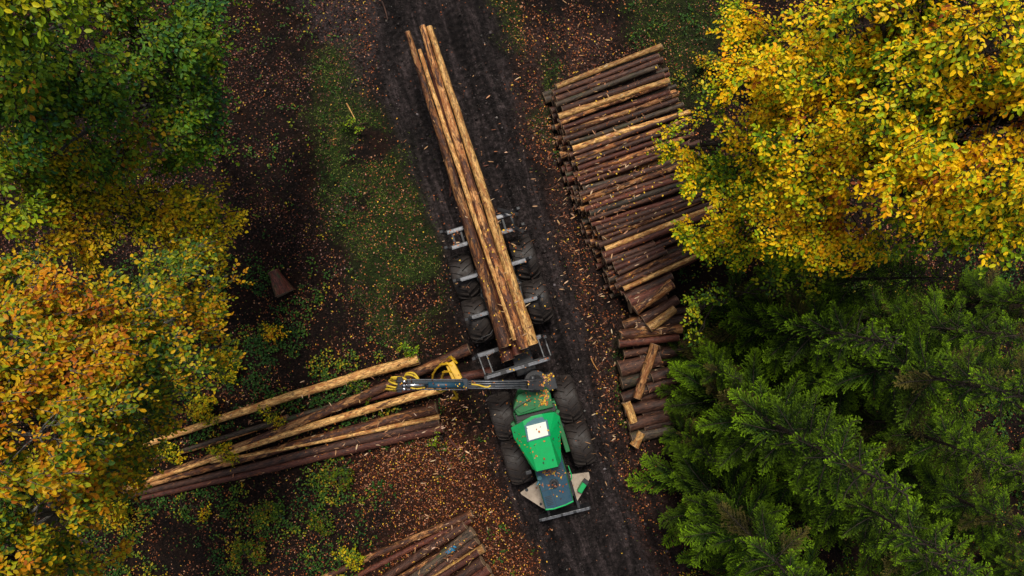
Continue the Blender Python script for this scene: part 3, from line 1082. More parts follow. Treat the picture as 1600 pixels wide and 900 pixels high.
# green cover between cab and crane
g = MB()
g.prism([(3.08, -.42), (3.05, -.06), (3.08, .34), (3.30, .50), (3.72, .46), (3.66, -.60), (3.42, -.66)], 1.5, 2.55)
cov = g.build('crane_cover', M['green_dark'], FW, .03)
g = MB()
hp = [fl(805, 640, 2.62), fl(833, 624, 2.62), fl(837, 638, 2.62), fl(814, 646, 2.62)]
g.prism([(p.x, p.y) for p in hp], 2.553, 2.60)
g.build('cover_panel', M['green_dark'], cov, .008)
g = MB()
g.tube([fl(802, 641, 2.66), fl(815, 630, 2.74), fl(832, 623, 2.66)], .012, 8)
g.build('grab_rail', M['steel'], cov)
g = MB()
g.box((3.76, -.08, 2.3), (.22, 1.2, .2))
g.build('rear_sill', M['black'], FW, .02)

# hood
g = MB()
g.prism([(5.10, -.60), (5.10, .30), (6.58, .23), (6.62, .0), (6.63, -.4), (6.58, -.64)], 1.25, 2.22)
hood_side = g.build('hood_body', M['green_dark'], FW, .03)
g = MB()
g.prism([(5.06, -.58), (5.06, .28), (6.55, .21), (6.59, -.02), (6.60, -.40), (6.55, -.62)], 2.225, 2.29)
hood = g.build('hood', M['slate'], FW, .018)
g = MB()
lip = [(6.56, .22), (6.60, -.02), (6.61, -.40), (6.56, -.63)]
for a, b_ in zip(lip, lip[1:]):
    g.bar((*a, 2.27), (*b_, 2.27), .04, .05)
g.build('hood_lip', M['green'], hood, .006)
ex = fl(866, 756, 2.35)
g = MB()
g.tube([(ex.x, ex.y, 2.28), (ex.x, ex.y, 2.36)], .135, 24)
g.tube([(ex.x, ex.y, 2.36), (ex.x, ex.y, 2.45)], [.085, .06], 20)
g.tube([(ex.x, ex.y, 2.43), (ex.x + .06, ex.y + .03, 2.46)], .045, 12)
g.build('exhaust_cap', M['black'], hood, .006)
g = MB()
g.tube([fl(884, 727, 2.3), fl(888, 728, 2.5), fl(893, 742, 2.5), fl(893, 748, 2.45), fl(889, 752, 2.3)], .016, 8)
g.build('handrail', M['green'], hood)
g = MB()
p = fl(843, 747, 2.35)
g.tube([(p.x, p.y, 2.28), (p.x, p.y, 2.36)], .07, 14)
g.bar(fl(842, 752, 2.4), fl(839, 758, 2.4), .05, .05)
g.build('lamp', M['hatch_frame'], hood, .008)

# seams and air slots of the hood, lamps of the roof
g = MB()
for k in range(7):
    g.box((5.42 + k * .055, .10, 2.292), (.022, .22, .008))
for k in range(6):
    g.box((6.22 + k * .05, -.45, 2.292), (.02, .20, .008))
g.build('air_slot', M['black'], hood)
for (x0, x1, y0, y1) in ((5.08, 6.56, -.30, -.29), (6.02, 6.03, -.58, .22)):
    g = MB()
    g.box(((x0 + x1) / 2, (y0 + y1) / 2, 2.2905), (x1 - x0, y1 - y0, .004))
    g.build('seam', M['black'], hood)
for (px, py, z) in ((826, 739, 3.3), (868, 731, 3.3), (812, 661, 3.3), (869, 650, 3.3)):
    q = fl(px, py, z)
    g = MB()
    g.box((q.x, q.y, 3.22), (.10, .16, .10))
    g.build('work_lamp', M['black'], cabo, .012)
for (x, y) in ((4.05, -.3), (4.9, -.25), (4.9, .02), (4.35, .2)):
    g = MB()
    g.tube([(x, y, 3.55), (x, y, 3.63)], .018, 10)
    g.build('bolt', M['black'], cabo)
g = MB()
g.tube([(4.0, .46, 3.3), (4.0, .50, 3.9)], .008, 6)
g.build('aerial', M['black'], cabo)

# beige platforms by the hood
for pts, nm in (([(813, 770), (840, 752), (853, 796), (846, 793), (815, 773)], 'l'), ([(890, 742), (920, 738), (922, 747), (907, 775), (902, 783)], 'r')):
    pp = [fl(*p, 1.15) for p in pts]
    g = MB()
    g.prism([(p.x, p.y) for p in pp], 1.09, 1.15)
    pl = g.build('side_platform', M['plate'], FW, .008)
    if nm == 'r':
        g = MB()
        g.bar(fl(905, 768, 1.3), fl(914, 753, 1.3), .15, .22)
        tb = g.build('tool_box', M['green'], pl, .02)
        g = MB()
        g.bar(fl(913, 755, 1.38), fl(917, 750, 1.38), .17, .12)
        g.build('box_catch', M['black'], tb, .01)
    else:
        g = MB()
        q = fl(845, 788, 1.2)
        g.tube([(q.x, q.y, 1.15), (q.x, q.y, 1.2)], .04, 12)
        q = fl(823, 766, 1.2)
        g.tube([(q.x, q.y, 1.15), (q.x, q.y, 1.18)], .05, 12)
        g.build('bolt', M['black'], pl, .004)
# front blade
b0_, b1_ = fl(842, 810, .75), fl(922, 790, .75)
g = MB()
g.bar(b0_, b1_, .09, .42)
g.bar(b0_ + Vector((-.5, .35, 0)), b0_ + Vector((0.02, .35, 0)), .09, .12)
g.bar(b1_ + Vector((-.5, -.35, 0)), b1_ + Vector((0.02, -.35, 0)), .09, .12)
g.build('front_blade', M['black'], FW, .015)
for a, b_ in ((.05, .42), (.46, .66), (.72, .97)):
    s = MB()
    s.bar(b0_.lerp(b1_, a) + Vector((0, 0, .217)), b0_.lerp(b1_, b_) + Vector((0, 0, .217)), .085, .02)
    s.build('blade_edge', M['steel'], FW, .004)
# engine bay side tanks between cab and wheels
for v in (.50, -.68):
    g = MB()
    g.box((4.5, v, 1.42), (1.6, .14, .5))
    g.build('side_step', M['green_dark'], FW, .02)

# ------------------------------------------------------------------ foliage
def unit(a):
    return a / np.maximum(np.linalg.norm(a, axis=-1, keepdims=True), 1e-9)


def leaf_geo(P, D, N, L, W, fold=.25):
    """pointed oval leaves folded at the midrib: 6 points, 2 quads each"""
    D = unit(D)
    Sd = unit(np.cross(N, D))
    N = np.cross(D, Sd)
    L = L[:, None]
    W = W[:, None]
    up = N * W * fold
    v = np.stack([P, P + D * L * .30 + Sd * W * .46 + up, P + D * L * .70 + Sd * W * .40 + up * .8, P + D * L - N * L * .08,
                  P + D * L * .70 - Sd * W * .40 + up * .8, P + D * L * .30 - Sd * W * .46 + up], 1)
    n = len(P)
    i = np.arange(n)[:, None] * 6
    F = np.concatenate([i + np.array([0, 3, 2, 1]), i + np.array([0, 5, 4, 3])], 0)
    return v.reshape(-1, 3), F


def spray_templates(k, nleaf, length, spread, rng):
    """flat fans of leaves on a forking twig; x outwards, z up"""
    out = []
    for _ in range(k):
        P, D, N = [], [], []
        nt_ = rng.integers(3, 6)
        for t in range(nt_):
            a = (t - (nt_ - 1) / 2) * spread / nt_ + rng.normal(0, .12)
            st = rng.uniform(0, .35) * length * (t != nt_ // 2)
            ln = length * rng.uniform(.55, 1.0) * (1 - .25 * abs(t - (nt_ - 1) / 2) / nt_)
            m = max(4, nleaf // nt_)
            for q in range(m):
                s = (q + .6) / m
                side = 1 if q % 2 else -1
                b_ = a + side * rng.uniform(.5, 1.05) * (1 - .55 * (q >= m - 1))
                x = st + ln * s
                P.append((x * math.cos(a), x * math.sin(a), -.10 * s * s * length + rng.normal(0, .025)))
                D.append((math.cos(b_), math.sin(b_), rng.normal(-.22, .25)))
                N.append((rng.normal(0, .45), rng.normal(0, .45), 1))
        out.append((np.array(P), np.array(D), np.array(N)))
    return out


def pick_cols(pal, n, rng, bias=None):
    """colours from a palette of (weight, rgb) with per leaf variation"""
    w = np.array([p[0] for p in pal], float)
    c = np.array([p[1] for p in pal], float)
    if bias is None:
        idx = rng.choice(len(pal), n, p=w / w.sum())
    else:
        cw = np.cumsum(w / w.sum())
        u = np.clip(bias, 0, .999)
        idx = np.searchsorted(cw, u)
    col = c[idx] * rng.uniform(.75, 1.2, (n, 1)) * rng.uniform(.92, 1.08, (n, 3))
    return col


def curve_pts(p, q, sag, n, rng, wob=.1):
    p, q = np.array(p), np.array(q)
    t = np.linspace(0, 1, n)[:, None]
    pts = p + (q - p) * t + np.array([0, 0, 1]) * sag * np.sin(math.pi * t)
    w = rng.normal(0, wob, (n, 3))
    w[0] = w[-1] = 0
    return pts + w * np.sin(math.pi * t)


def broadleaf(name, label, base, lobes, leaf, nleaf, pal, seed, spray=.55, density=1.0, group=None, cat='tree', trunk_r=.16, gap=.40, name_trunk='trunk', bark='trunk', flat=.75, tone=.35, twig='twig'):
    """a broadleaved tree: trunk, limbs, twigs and sprays of single leaves.
    lobes: (px, py, z, rx, ry, rz) masses of foliage"""
    rng = np.random.default_rng(seed)
    base = Vector((base.x, base.y, float(ground_z(np.array([base.x]), np.array([base.y]))[0]) - .05))
    root = empty(name, base)
    tag(root, label, cat, group)
    C = np.array([tuple(at(l[0], l[1], l[2])) for l in lobes])
    B = np.array(tuple(base))
    tp = spray_templates(14, nleaf, spray, 2.2, rng)
    P_, D_, N_, U_, SZ = [], [], [], [], []
    br = MB()
    lim = MB()
    topc = C[np.argmax(C[:, 2])]
    ttop = B + (np.array([C[:, 0].mean(), C[:, 1].mean(), C[:, 2].max()]) - B) * .72
    tpts = curve_pts(B, ttop, 0, 9, rng, .06)
    lim.tube([Vector(p - B) for p in tpts], [trunk_r * (1.25 if i == 0 else 1) * (1 - .07 * i) for i in range(9)], 12)
    limb_specs = []
    for li, l in enumerate(lobes):
        c = C[li]
        # limb from the trunk to the mass
        k = int(np.clip(rng.integers(3, 7), 0, 8))
        d = np.linalg.norm(tpts[k] - c)
        limb = curve_pts(tpts[k], c, .12 * d, 7, rng, .08)
        limb_specs.append((limb, trunk_r * .42))
        rx, ry, rz = l[3:6]
        area = (rx * ry + rx * rz + ry * rz) * 4.19 / 1.0
        ns = int(area * 3.1 * density)
        for s in range(ns):
            d = unit(rng.normal(0, 1, 3))
            if d[2] < -.25 and rng.random() < .85:
                d[2] = -d[2]
            rad = rng.uniform(.62, 1.04) if rng.random() < .8 else rng.uniform(.25, .7)
            p = c + d * np.array([rx, ry, rz]) * rad
            nz = mnoise.noise((p[0] * .95 + seed, p[1] * .95, p[2] * 1.1)) * .5 + .5
            nz += (mnoise.noise((p[0] * 2.3, p[1] * 2.3 + seed, p[2] * 2.3))) * .16
            if nz < gap or p[2] < (.06 if cat == "shrub" else .6):
                continue
            out = p - (tpts[4] * .45 + c * .55)
            out[2] *= .25
            out = unit(out + rng.normal(0, .35, 3) * np.array([1, 1, .3]))
            up = unit(np.array([0, 0, flat]) + d * .55 + rng.normal(0, .18, 3))
            e1 = unit(out - up * np.dot(out, up))
            e2 = np.cross(up, e1)
            Rm = np.stack([e1, e2, up], 0)
            tpl = tp[rng.integers(len(tp))]
            sc = rng.uniform(.75, 1.25)
            st = p - e1 * spray * .5 * sc
            P_.append(tpl[0] * sc @ Rm + st)
            D_.append(tpl[1] @ Rm)
            N_.append(tpl[2] @ Rm)
            m = len(tpl[0])
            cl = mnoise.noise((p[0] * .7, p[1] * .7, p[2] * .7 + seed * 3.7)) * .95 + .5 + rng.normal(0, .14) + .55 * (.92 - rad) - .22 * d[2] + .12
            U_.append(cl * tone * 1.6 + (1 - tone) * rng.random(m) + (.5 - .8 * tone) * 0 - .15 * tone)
            SZ.append(np.full(m, rng.uniform(.85, 1.15)))
            if rng.random() < .62:
                j = limb[rng.integers(3, 7)]
                pp = curve_pts(j, st + e1 * spray * sc * .3, .05, 4, rng, .05)
                br.tube([Vector(q - B) for q in pp], [.016, .012, .009, .005], 5, cap=False)
            tips = np.argsort(tpl[0][:, 0])[-3:]
            for q in tips:
                br.tube([Vector(st - B), Vector((tpl[0][q] * sc * .55) @ Rm + st - B), Vector((tpl[0][q] * sc) @ Rm + st - B)], [.007, .005, .003], 4, cap=False)
    for limb, r in limb_specs:
        lim.tube([Vector(p - B) for p in limb], [r * (1 - .11 * i) for i in range(7)], 8)
    P_, D_, N_, U_, SZ = map(np.concatenate, (P_, D_, N_, U_, SZ))
    n = len(P_)
    L = leaf * SZ * rng.uniform(.55, 1.3, n)
    V, F = leaf_geo(P_ - B, D_, N_, L, L * rng.uniform(.48, .72, n), rng.uniform(-.1, .55, (n, 1)))
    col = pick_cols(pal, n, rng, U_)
    col = np.repeat(col, 6, 0)
    col *= np.tile(np.array([.88, 1.0, 1.04, .92, 1.04, 1.0]), n)[:, None]
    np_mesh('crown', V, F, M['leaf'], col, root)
    lim.build(name_trunk, M[bark], root)
    br.build('branches', M[twig], root)
    print(name, n, 'leaves')
    return root


YEL = [(.7, (.28, .065, .02)), (1.0, (.66, .23, .006)), (3.0, (.94, .46, .004)), (4.6, (.95, .62, .006)), (3.0, (.66, .60, .010)), (3.2, (.30, .43, .008)), (2.2, (.08, .17, .010))]
GRN = [(.5, (.32, .12, .008)), (1.4, (.42, .29, .008)), (2.8, (.24, .28, .008)), (4.0, (.11, .21, .010)), (3.6, (.055, .145, .012)), (1.6, (.035, .12, .040))]
BUS = [(w, (c[0] * .55, c[1] * .55, c[2] * .6)) for w, c in GRN]
ORA = [(1.4, (.22, .06, .012)), (2.4, (.44, .13, .008)), (3.2, (.60, .26, .006)), (3.2, (.60, .38, .008)), (3.0, (.36, .35, .010)), (2.6, (.13, .20, .010)), (1.4, (.05, .12, .020))]
SAP = [(1.0, (.40, .14, .008)), (3, (.64, .35, .006)), (4, (.64, .48, .008)), (2.4, (.34, .36, .010)), (1, (.09, .16, .010))]
LIM = [(1.0, (.66, .38, .008)), (3, (.56, .50, .010)), (4, (.28, .38, .010)), (2, (.10, .20, .010))]

if True:
    broadleaf('beech_tree', 'great beech with bright yellow autumn leaves leaning over the roadside stack', at(1225, 270),
              [(1095, 225, 5.5, .9, .8, .7), (1040, 225, 5.0, .55, .35, .25), (1130, 320, 6.0, 1.0, .9, .8), (1185, 160, 7.5, 1.3, 1.2, 1.0), (1170, 60, 7.0, .9, .8, .7), (1140, 20, 6.2, .45, .4, .3),
               (1280, 250, 9.0, 1.4, 1.2, 1.0), (1240, 345, 8.0, 1.2, .75, .8), (1165, 245, 6.6, .9, .8, .7), (1200, 290, 7.2, .9, .7, .7), (1160, 390, 5.6, .8, .45, .5), (1230, 400, 6.6, .8, .4, .5), (1350, 200, 10, 1.0, .9, .8), (1480, 220, 11, 1.0, .8, .8), (1545, 165, 11, .9, .7, .7), (1090, 270, 5.4, .8, .6, .5), (1350, 60, 10, 1.0, .8, .7), (1440, 370, 9.5, .9, .5, .6), (1560, 380, 10, .9, .4, .5), (1105, 375, 5.2, .7, .55, .5), (1075, 370, 4.8, .4, .3, .25), (1280, 100, 9.5, 1.3, 1.1, .9),
               (1420, 150, 11.0, 1.3, 1.1, .9), (1410, 290, 10.5, 1.2, .9, .9), (1380, 40, 11.0, 1.2, .9, .8), (1310, 390, 8.5, .9, .45, .5),
               (1540, 230, 11.5, 1.2, 1.1, .9), (1540, 80, 12.0, 1.2, 1.0, .9), (1690, 150, 12.0, 1.3, 1.4, .9), (1500, 340, 10.5, 1.0, .5, .6), (1480, -60, 11.5, 1.5, .7, .8), (1620, 340, 10.5, 1.0, .55, .6), (1300, -40, 9, 1.2, .6, .7)],
              .092, 34, YEL, 5, .48, 2.25, trunk_r=.22, gap=.40, bark='twig')
    broadleaf('oak_tree', 'green leaved tree with a few yellow tips above the pale litter, far left', at(330, 190),
              [(120, 120, 9.0, 1.2, 1.1, .9), (240, 80, 8.0, 1.2, 1.0, .9), (330, 40, 6.8, .8, .8, .7), (300, 150, 7.0, .95, .9, .8), (250, 220, 7.2, 1.0, .8, .7), (180, 250, 7.5, .9, .5, .5), (90, 240, 8.5, .9, .5, .5), (300, 100, 7.0, .8, .7, .6), (320, 225, 6.5, .45, .45, .4),
               (60, 190, 9.5, 1.0, .8, .7), (160, 190, 8.5, .9, .8, .7), (-60, 90, 10, 1.2, 1.1, .9), (200, -20, 8.5, 1.2, .7, .8), (350, -30, 6.5, .6, .5, .5), (270, 265, 6.0, .5, .3, .4), (20, 130, 10, .9, .9, .7)],
              .102, 32, GRN, 8, .50, 1.75, trunk_r=.2, gap=.42, tone=.3)
    broadleaf('oak_tree', 'taller tree with yellow and lime leaf tips at the upper left corner', at(290, 60),
              [(60, 20, 12.0, .8, .6, .5), (140, 10, 11.5, .5, .4, .4), (-60, -30, 12.5, 1.2, .9, .7), (20, 80, 11.5, .45, .4, .35), (10, -10, 12.3, .7, .6, .5)],
              .11, 28, LIM, 9, .46, 1.5, trunk_r=.14, gap=.38)
    broadleaf('oak_tree', 'broad orange and yellow leaved tree hanging over the trunk pile at left', at(235, 590),
              [(200, 470, 8.5, 1.3, 1.0, .8), (90, 480, 9.5, 1.1, .9, .8), (290, 420, 7.0, .9, .7, .6), (320, 480, 6.5, .6, .8, .5), (250, 560, 8.0, 1.2, 1.0, .8), (120, 590, 10, 1.2, 1.1, .8),
               (20, 560, 10.5, 1.0, 1.2, .8), (60, 680, 10.5, 1.1, 1.0, .8), (140, 660, 10.0, .7, .6, .6), (-90, 620, 11, 1.2, 1.4, .9), (230, 620, 7.5, .7, .55, .5), (30, 430, 9.5, .8, .45, .5), (255, 650, 7.0, .5, .4, .4), (190, 690, 7.0, .8, .6, .5), (170, 560, 9.0, 1.0, .9, .7), (340, 540, 6.0, .5, .6, .5), (140, 720, 8, .8, .5, .5), (195, 742, 6.5, .7, .5, .45), (235, 715, 5.5, .45, .4, .35), (150, 775, 7, .6, .5, .45), (355, 430, 5.5, .4, .5, .4)],
              .098, 32, ORA, 12, .46, 2.2, trunk_r=.2, gap=.38, twig='trunk')
    broadleaf('oak_tree', 'olive and yellow leaved tree crown in the lower left corner', at(150, 760),
              [(60, 790, 10.0, 1.1, .9, .8), (130, 760, 9.0, .6, .6, .5), (20, 870, 9.5, 1.0, .9, .8), (110, 860, 8.0, .7, .6, .5), (-70, 900, 10.5, 1.0, 1.2, .8), (60, 950, 9, 1.1, .7, .7), (150, 800, 7.5, .45, .45, .4), (160, 860, 6.5, .6, .6, .5), (40, 740, 10, .8, .6, .6)],
              .108, 28, [(w * (.55 if i < 2 else 1.25), c) for i, (w, c) in enumerate(ORA)], 21, .46, 1.7, trunk_r=.16, gap=.40)
    broadleaf('sapling', 'loose yellow leaved sapling between the green tree and the orange tree', at(240, 345),
              [(190, 290, 6.3, 1.0, .7, .6), (280, 330, 5.8, 1.1, .8, .7), (340, 330, 4.9, .8, .8, .6), (120, 290, 6.9, .9, .7, .6), (220, 370, 6.1, 1.0, .6, .5), (60, 260, 7.3, .9, .6, .5), (340, 390, 4.7, .6, .6, .5), (170, 240, 6.9, .8, .5, .5), (170, 400, 6.3, .8, .5, .5), (60, 380, 7.3, .8, .5, .5), (20, 250, 7.8, .7, .5, .5), (90, 310, 7.1, .7, .6, .5), (380, 350, 4.3, .4, .5, .4),
               (130, 350, 6.5, .8, .6, .5), (110, 240, 7.5, .7, .5, .5), (300, 390, 5.5, .7, .5, .5), (250, 300, 6.3, .8, .5, .5)],
              .10, 26, SAP, 31, .46, 1.75, trunk_r=.08, gap=.44, bark='twig')
    broadleaf('sapling', 'lime green sapling crown at the left edge above the orange tree', at(140, 370),
              [(30, 325, 8.0, .65, .55, .45), (-20, 300, 8.5, .8, .7, .5), (60, 290, 7.5, .4, .35, .3)],
              .11, 24, LIM, 33, .5, 1.5, trunk_r=.09, gap=.33, bark='twig')
    broadleaf('sapling', 'green and yellow sapling poking out among the spruce boughs', at(1080, 480),
              [(1085, 480, 3.8, .35, .5, .35), (1085, 525, 3.4, .2, .25, .2), (1120, 455, 4.5, .5, .35, .3), (1180, 440, 5.0, .9, .4, .4), (1250, 435, 5.6, .9, .4, .4)],
              .105, 20, LIM + [(3, (.05, .12, .02))], 35, .42, 1.6, trunk_r=.06, gap=.38, bark='twig')
    shrubs = [((350, 570), .55, SAP, 'yellow leaved bush at the rim of the orange tree'), ((425, 650), .30, SAP, 'small yellow bush beside the uppermost pale trunk'),
              ((548, 872), .42, SAP, 'round mustard yellow bush at the tip of the nearest pile'), ((690, 682), .42, LIM, 'yellow green bush at the butts of the left trunk pile'),
              ((300, 790), .5, SAP, 'olive bush in the dark corner below the trunk pile'), ((180, 805), .5, SAP, 'yellow bush under the lower left crown'),
              ((430, 520), .35, SAP, 'sparse yellow bush below the reddish stump'), ((315, 640), .5, SAP, 'yellow bush half covering the top of the pale trunk'),
              ((545, 195), .22, LIM, 'tiny yellow green seedling on the grass patch'), ((640, 545), .25, LIM, 'low green bush behind the uppermost pale trunk butt'),
              ((420, 790), .45, BUS, 'dark green bush below the trunk pile'), ((530, 745), .38, BUS, 'green bush beside the dark red trunk'), ((500, 820), .4, BUS, 'dense green bush above the nearest pile'),
              ((215, 748), .40, SAP, 'yellow bush hiding the tops of the left trunk pile'), ((262, 706), .35, SAP, 'low yellow bush between the top of the uppermost pale trunk and the orange crown'), ((350, 710), .35, SAP, 'yellow bush growing up through the trunk pile'), ((390, 860), .5, BUS, 'spreading green bush at the bottom of the view'), ((565, 610), .3, BUS, 'low green bush between the pale trunk and the boom tip'),
              ((1110, 100), .4, ORA, 'rusty bush at the foot of the beech')]
    for i, ((px, py), r, pal, lab) in enumerate(shrubs):
        b_ = at(px, py)
        broadleaf('shrub', lab, b_, [(px, py, .30 + r * .4, r, r * .85, r * .5), (px + 12, py + 9, .35, r * .6, r * .7, r * .35), (px - 14, py - 6, .4, r * .5, r * .5, r * .35)],
                  .085, 16, pal, 50 + i, .28, 3.2, 'bushes growing from the forest floor', 'shrub', .025, .40, 'stem', 'twig')


# ------------------------------------------------------------------ spruces
def spruce_mesh(seed, h, r, n_bough):
    rng = np.random.default_rng(seed)
    A, B, W_, Cc = [], [], [], []      # needles: root, tip, side, colour
    limbs = MB()
    for k in range(n_bough):
        t = (k + rng.random()) / n_bough
        z = .5 + (h - .6) * (1 - (1 - t) ** 1.15)
        f = (h - z) / h
        ln = r * (f ** .80) * rng.uniform(.50, 1.12) + .12
        az = k * 2.399 + rng.normal(0, .3)
        m = max(4, int(ln / .075))
        s = np.linspace(0, 1, m)
        rise = .25 * (1 - f) - .10
        bx = ln * s
        bz = ln * (rise * s - .30 * s + .28 * s ** 2.6) + rng.normal(0, .02)
        ca, sa = math.cos(az), math.sin(az)
        roll = rng.normal(0, .22)
        wob = rng.normal(0, .05) * s ** 2 * ln
        limbs.tube([Vector((0, 0, z))] + [Vector((bx[i] * ca - wob[i] * sa, bx[i] * sa + wob[i] * ca, z + bz[i])) for i in range(1, m, max(1, m // 4))], [.018 * (1 - .15 * i) for i in range(len(range(1, m, max(1, m // 4))) + 1)], 5, cap=False)
        hue = rng.uniform(.45, 1.3)
        brown = rng.random() < .05
        tw = []
        for i in range(1, m):
            if s[i] < .16:
                continue
            for side in (-1, 1):
                l2 = ln * (.40 * (1 - s[i]) ** .8 + .06) * rng.uniform(.7, 1.2)
                l2 = min(l2, .55)
                a2 = side * rng.uniform(.50, .80)
                tw.append((bx[i], wob[i], bz[i], math.cos(a2), math.sin(a2), rng.normal(-.12, .07), l2))
                # shoots on longer twigs
                for q in np.arange(.14, l2 - .05, .14):
                    s3 = 1 if rng.random() < .5 else -1
                    a3 = a2 + s3 * rng.uniform(.6, .9)
                    x0, y0, z0 = bx[i] + math.cos(a2) * q, wob[i] + math.sin(a2) * q, bz[i] - .18 * q
                    tw.append((x0, y0, z0, math.cos(a3), math.sin(a3), rng.normal(-.15, .12), rng.uniform(.08, .17)))
        tw.append((bx[-2], wob[-2], bz[-2], 1, 0, .1, .14))
        for (x0, y0, z0, dx, dy, dz, l2) in tw:
            nn = max(5, int(l2 / .0125))
            q = (np.arange(nn) + rng.random(nn)) / nn
            base = np.stack([x0 + dx * q * l2, y0 + dy * q * l2, z0 + dz * q * l2 + .10 * (q * l2) ** 2], -1)
            th = rng.uniform(0, 2 * math.pi, nn)
            d = np.array([dx, dy, dz])
            sd = np.array([-dy, dx, 0])
            up = np.array([0, 0, 1.0])
            dirn = d * .75 + sd * np.cos(th)[:, None] * .75 + up * (np.sin(th)[:, None] * .55 + .12)
            nl = .055 * (1 - .35 * q)[:, None] * rng.uniform(.8, 1.2, (nn, 1))
            tip = base + unit(dirn) * nl
            wv = unit(np.cross(dirn, up + rng.normal(0, .3, (nn, 3)))) * .0115
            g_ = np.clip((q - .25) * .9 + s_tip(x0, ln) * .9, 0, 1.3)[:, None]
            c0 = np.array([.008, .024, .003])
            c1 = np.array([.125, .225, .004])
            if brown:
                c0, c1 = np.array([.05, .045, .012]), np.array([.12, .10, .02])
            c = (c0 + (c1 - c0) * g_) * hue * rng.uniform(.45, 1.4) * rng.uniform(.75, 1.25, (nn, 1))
            # roll, azimuth
            for arr in (base, tip, wv):
                y, zz = arr[:, 1].copy(), arr[:, 2].copy()
                arr[:, 1] = y * math.cos(roll) - zz * math.sin(roll)
                arr[:, 2] = y * math.sin(roll) + zz * math.cos(roll)
                x, y = arr[:, 0].copy(), arr[:, 1].copy()
                arr[:, 0], arr[:, 1] = x * ca - y * sa, x * sa + y * ca
            base[:, 2] += z
            tip[:, 2] += z
            A.append(base)
            B.append(tip)
            W_.append(wv)
            Cc.append(c)
    A, B, W_, Cc = map(np.concatenate, (A, B, W_, Cc))
    n = len(A)
    V = np.stack([A - W_, A + W_, B], 1).reshape(-1, 3)
    F = np.arange(n * 3).reshape(-1, 3)
    return V, F, np.repeat(Cc, 3, 0), limbs, n


def s_tip(x, ln):
    return max(0.0, x / ln - .55) * 1.6


spruce_kinds = []
SPR = [((1105, 610), 0, 0, 1.0, 'spruce leaning in over the orange log end, its boughs touching the short heap'), ((1150, 500), 1, .8, .95, 'spruce standing just below the yellow beech'),
       ((1085, 745), 2, 2.0, .95, 'spruce nearest the track with low bright boughs'), ((1190, 690), 0, 3.1, .9, 'spruce in the middle of the conifer stand behind the track side ones'),
       ((1250, 545), 2, 4.4, 1.05, 'spruce reaching the right edge of the view from below the beech crown'), ((1140, 860), 1, 5.0, .85, 'spruce at the bottom edge of the conifer stand'), ((1290, 770), 1, 2.6, .9, 'spruce filling the lower right corner'),
       ((1210, 440), 0, 1.2, .8, 'dim spruce partly hidden under the beech crown'), ((1330, 640), 1, 3.9, .8, 'short spruce between the middle of the stand and the right edge'),
       ((1330, 500), 0, 5.5, .75, 'short spruce under the right end of the beech crown'), ((1060, 670), 1, 1.7, .45, 'young low spruce beside the pale stubby billet'),
       ((1230, 900), 2, .6, .8, 'spruce cut by the bottom edge, right of the other one there'), ((1420, 560), 2, 2.9, .7, 'small spruce at the right edge below the beech'), ((1075, 560), 2, 4.0, .5, 'young spruce growing through the right side of the short heap'),
       ((1420, 880), 0, 2.2, .6, 'small spruce in the extreme lower right'), ((1545, 865), 0, 1.5, .38, 'knee high looking young spruce in the extreme lower right corner'), ((1590, 720), 1, 3.5, .36, 'young spruce at the right edge just above the lower right corner'),
       ((1480, 800), 2, 5.2, .42, 'young spruce in the gap between the two lower right spruces'), ((1370, 720), 2, 1.1, .75, 'slim spruce between the lower right corner and the right edge'),
       ((1480, 700), 1, .3, .6, 'small dim spruce low at the right edge of the conifer stand'), ((1500, 470), 1, 4.9, .6, 'small dark spruce in the gap below the beech at the right edge')]
PROT = {}
for i, ((px, py), kd, rz, sc, lab) in enumerate(SPR):
    b_ = at(px, py)
    root = empty('spruce_tree', (b_.x, b_.y, float(ground_z(np.array([b_.x]), np.array([b_.y]))[0]) - .03), rz)
    root.scale = (sc, sc, sc)
    tag(root, lab, 'spruce', 'spruces of the conifer stand')
    if kd not in PROT:
        hh, rr, nb = ((11.5, 2.45, 100), (10.0, 2.25, 90), (10.5, 2.5, 94))[kd]
        V, F, cc, limbs, n = spruce_mesh(70 + kd, hh, rr, nb)
        print('spruce', n)
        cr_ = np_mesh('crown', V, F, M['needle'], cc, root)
        lb = limbs.build('branches', M['twig'], root)
        tk = MB().tube([(0, 0, 0), (.02, .01, hh * .4), (0, .02, hh * .97)], [.12, .07, .010], 12).build('trunk', M['twig'], root)
        PROT[kd] = (cr_, lb, tk)
    else:
        for o in PROT[kd]:
            link(o.copy(), root)

# ------------------------------------------------------------------ leaves, grass and plants on the ground
bpy.context.view_layer.update()


def collect(o, vs, fs):
    if o.type == 'MESH':
        mw = o.matrix_world
        n = len(vs)
        vs.extend([mw @ v.co for v in o.data.vertices])
        fs.extend([tuple(i + n for i in p.vertices) for p in o.data.polygons])
    for c in o.children:
        collect(c, vs, fs)


vs, fs = [], []
for o in solid:
    collect(o, vs, fs)
collect(FW, vs, fs)
BVH = BVHTree.FromPolygons(vs, fs)
occupied = BVH


def top_of(x, y):
    h = BVH.ray_cast(Vector((x, y, 8)), Vector((0, 0, -1)))
    return h


def scatter(n, dens, seed):
    rng = np.random.default_rng(seed)
    x = rng.uniform(-21, 21, n)
    y = rng.uniform(-13, 13, n)
    m = masks(x, y)
    d = dens(m, x, y)
    k = rng.random(n) < d
    return x[k], y[k], {a: v[k] for a, v in m.items()}, rng


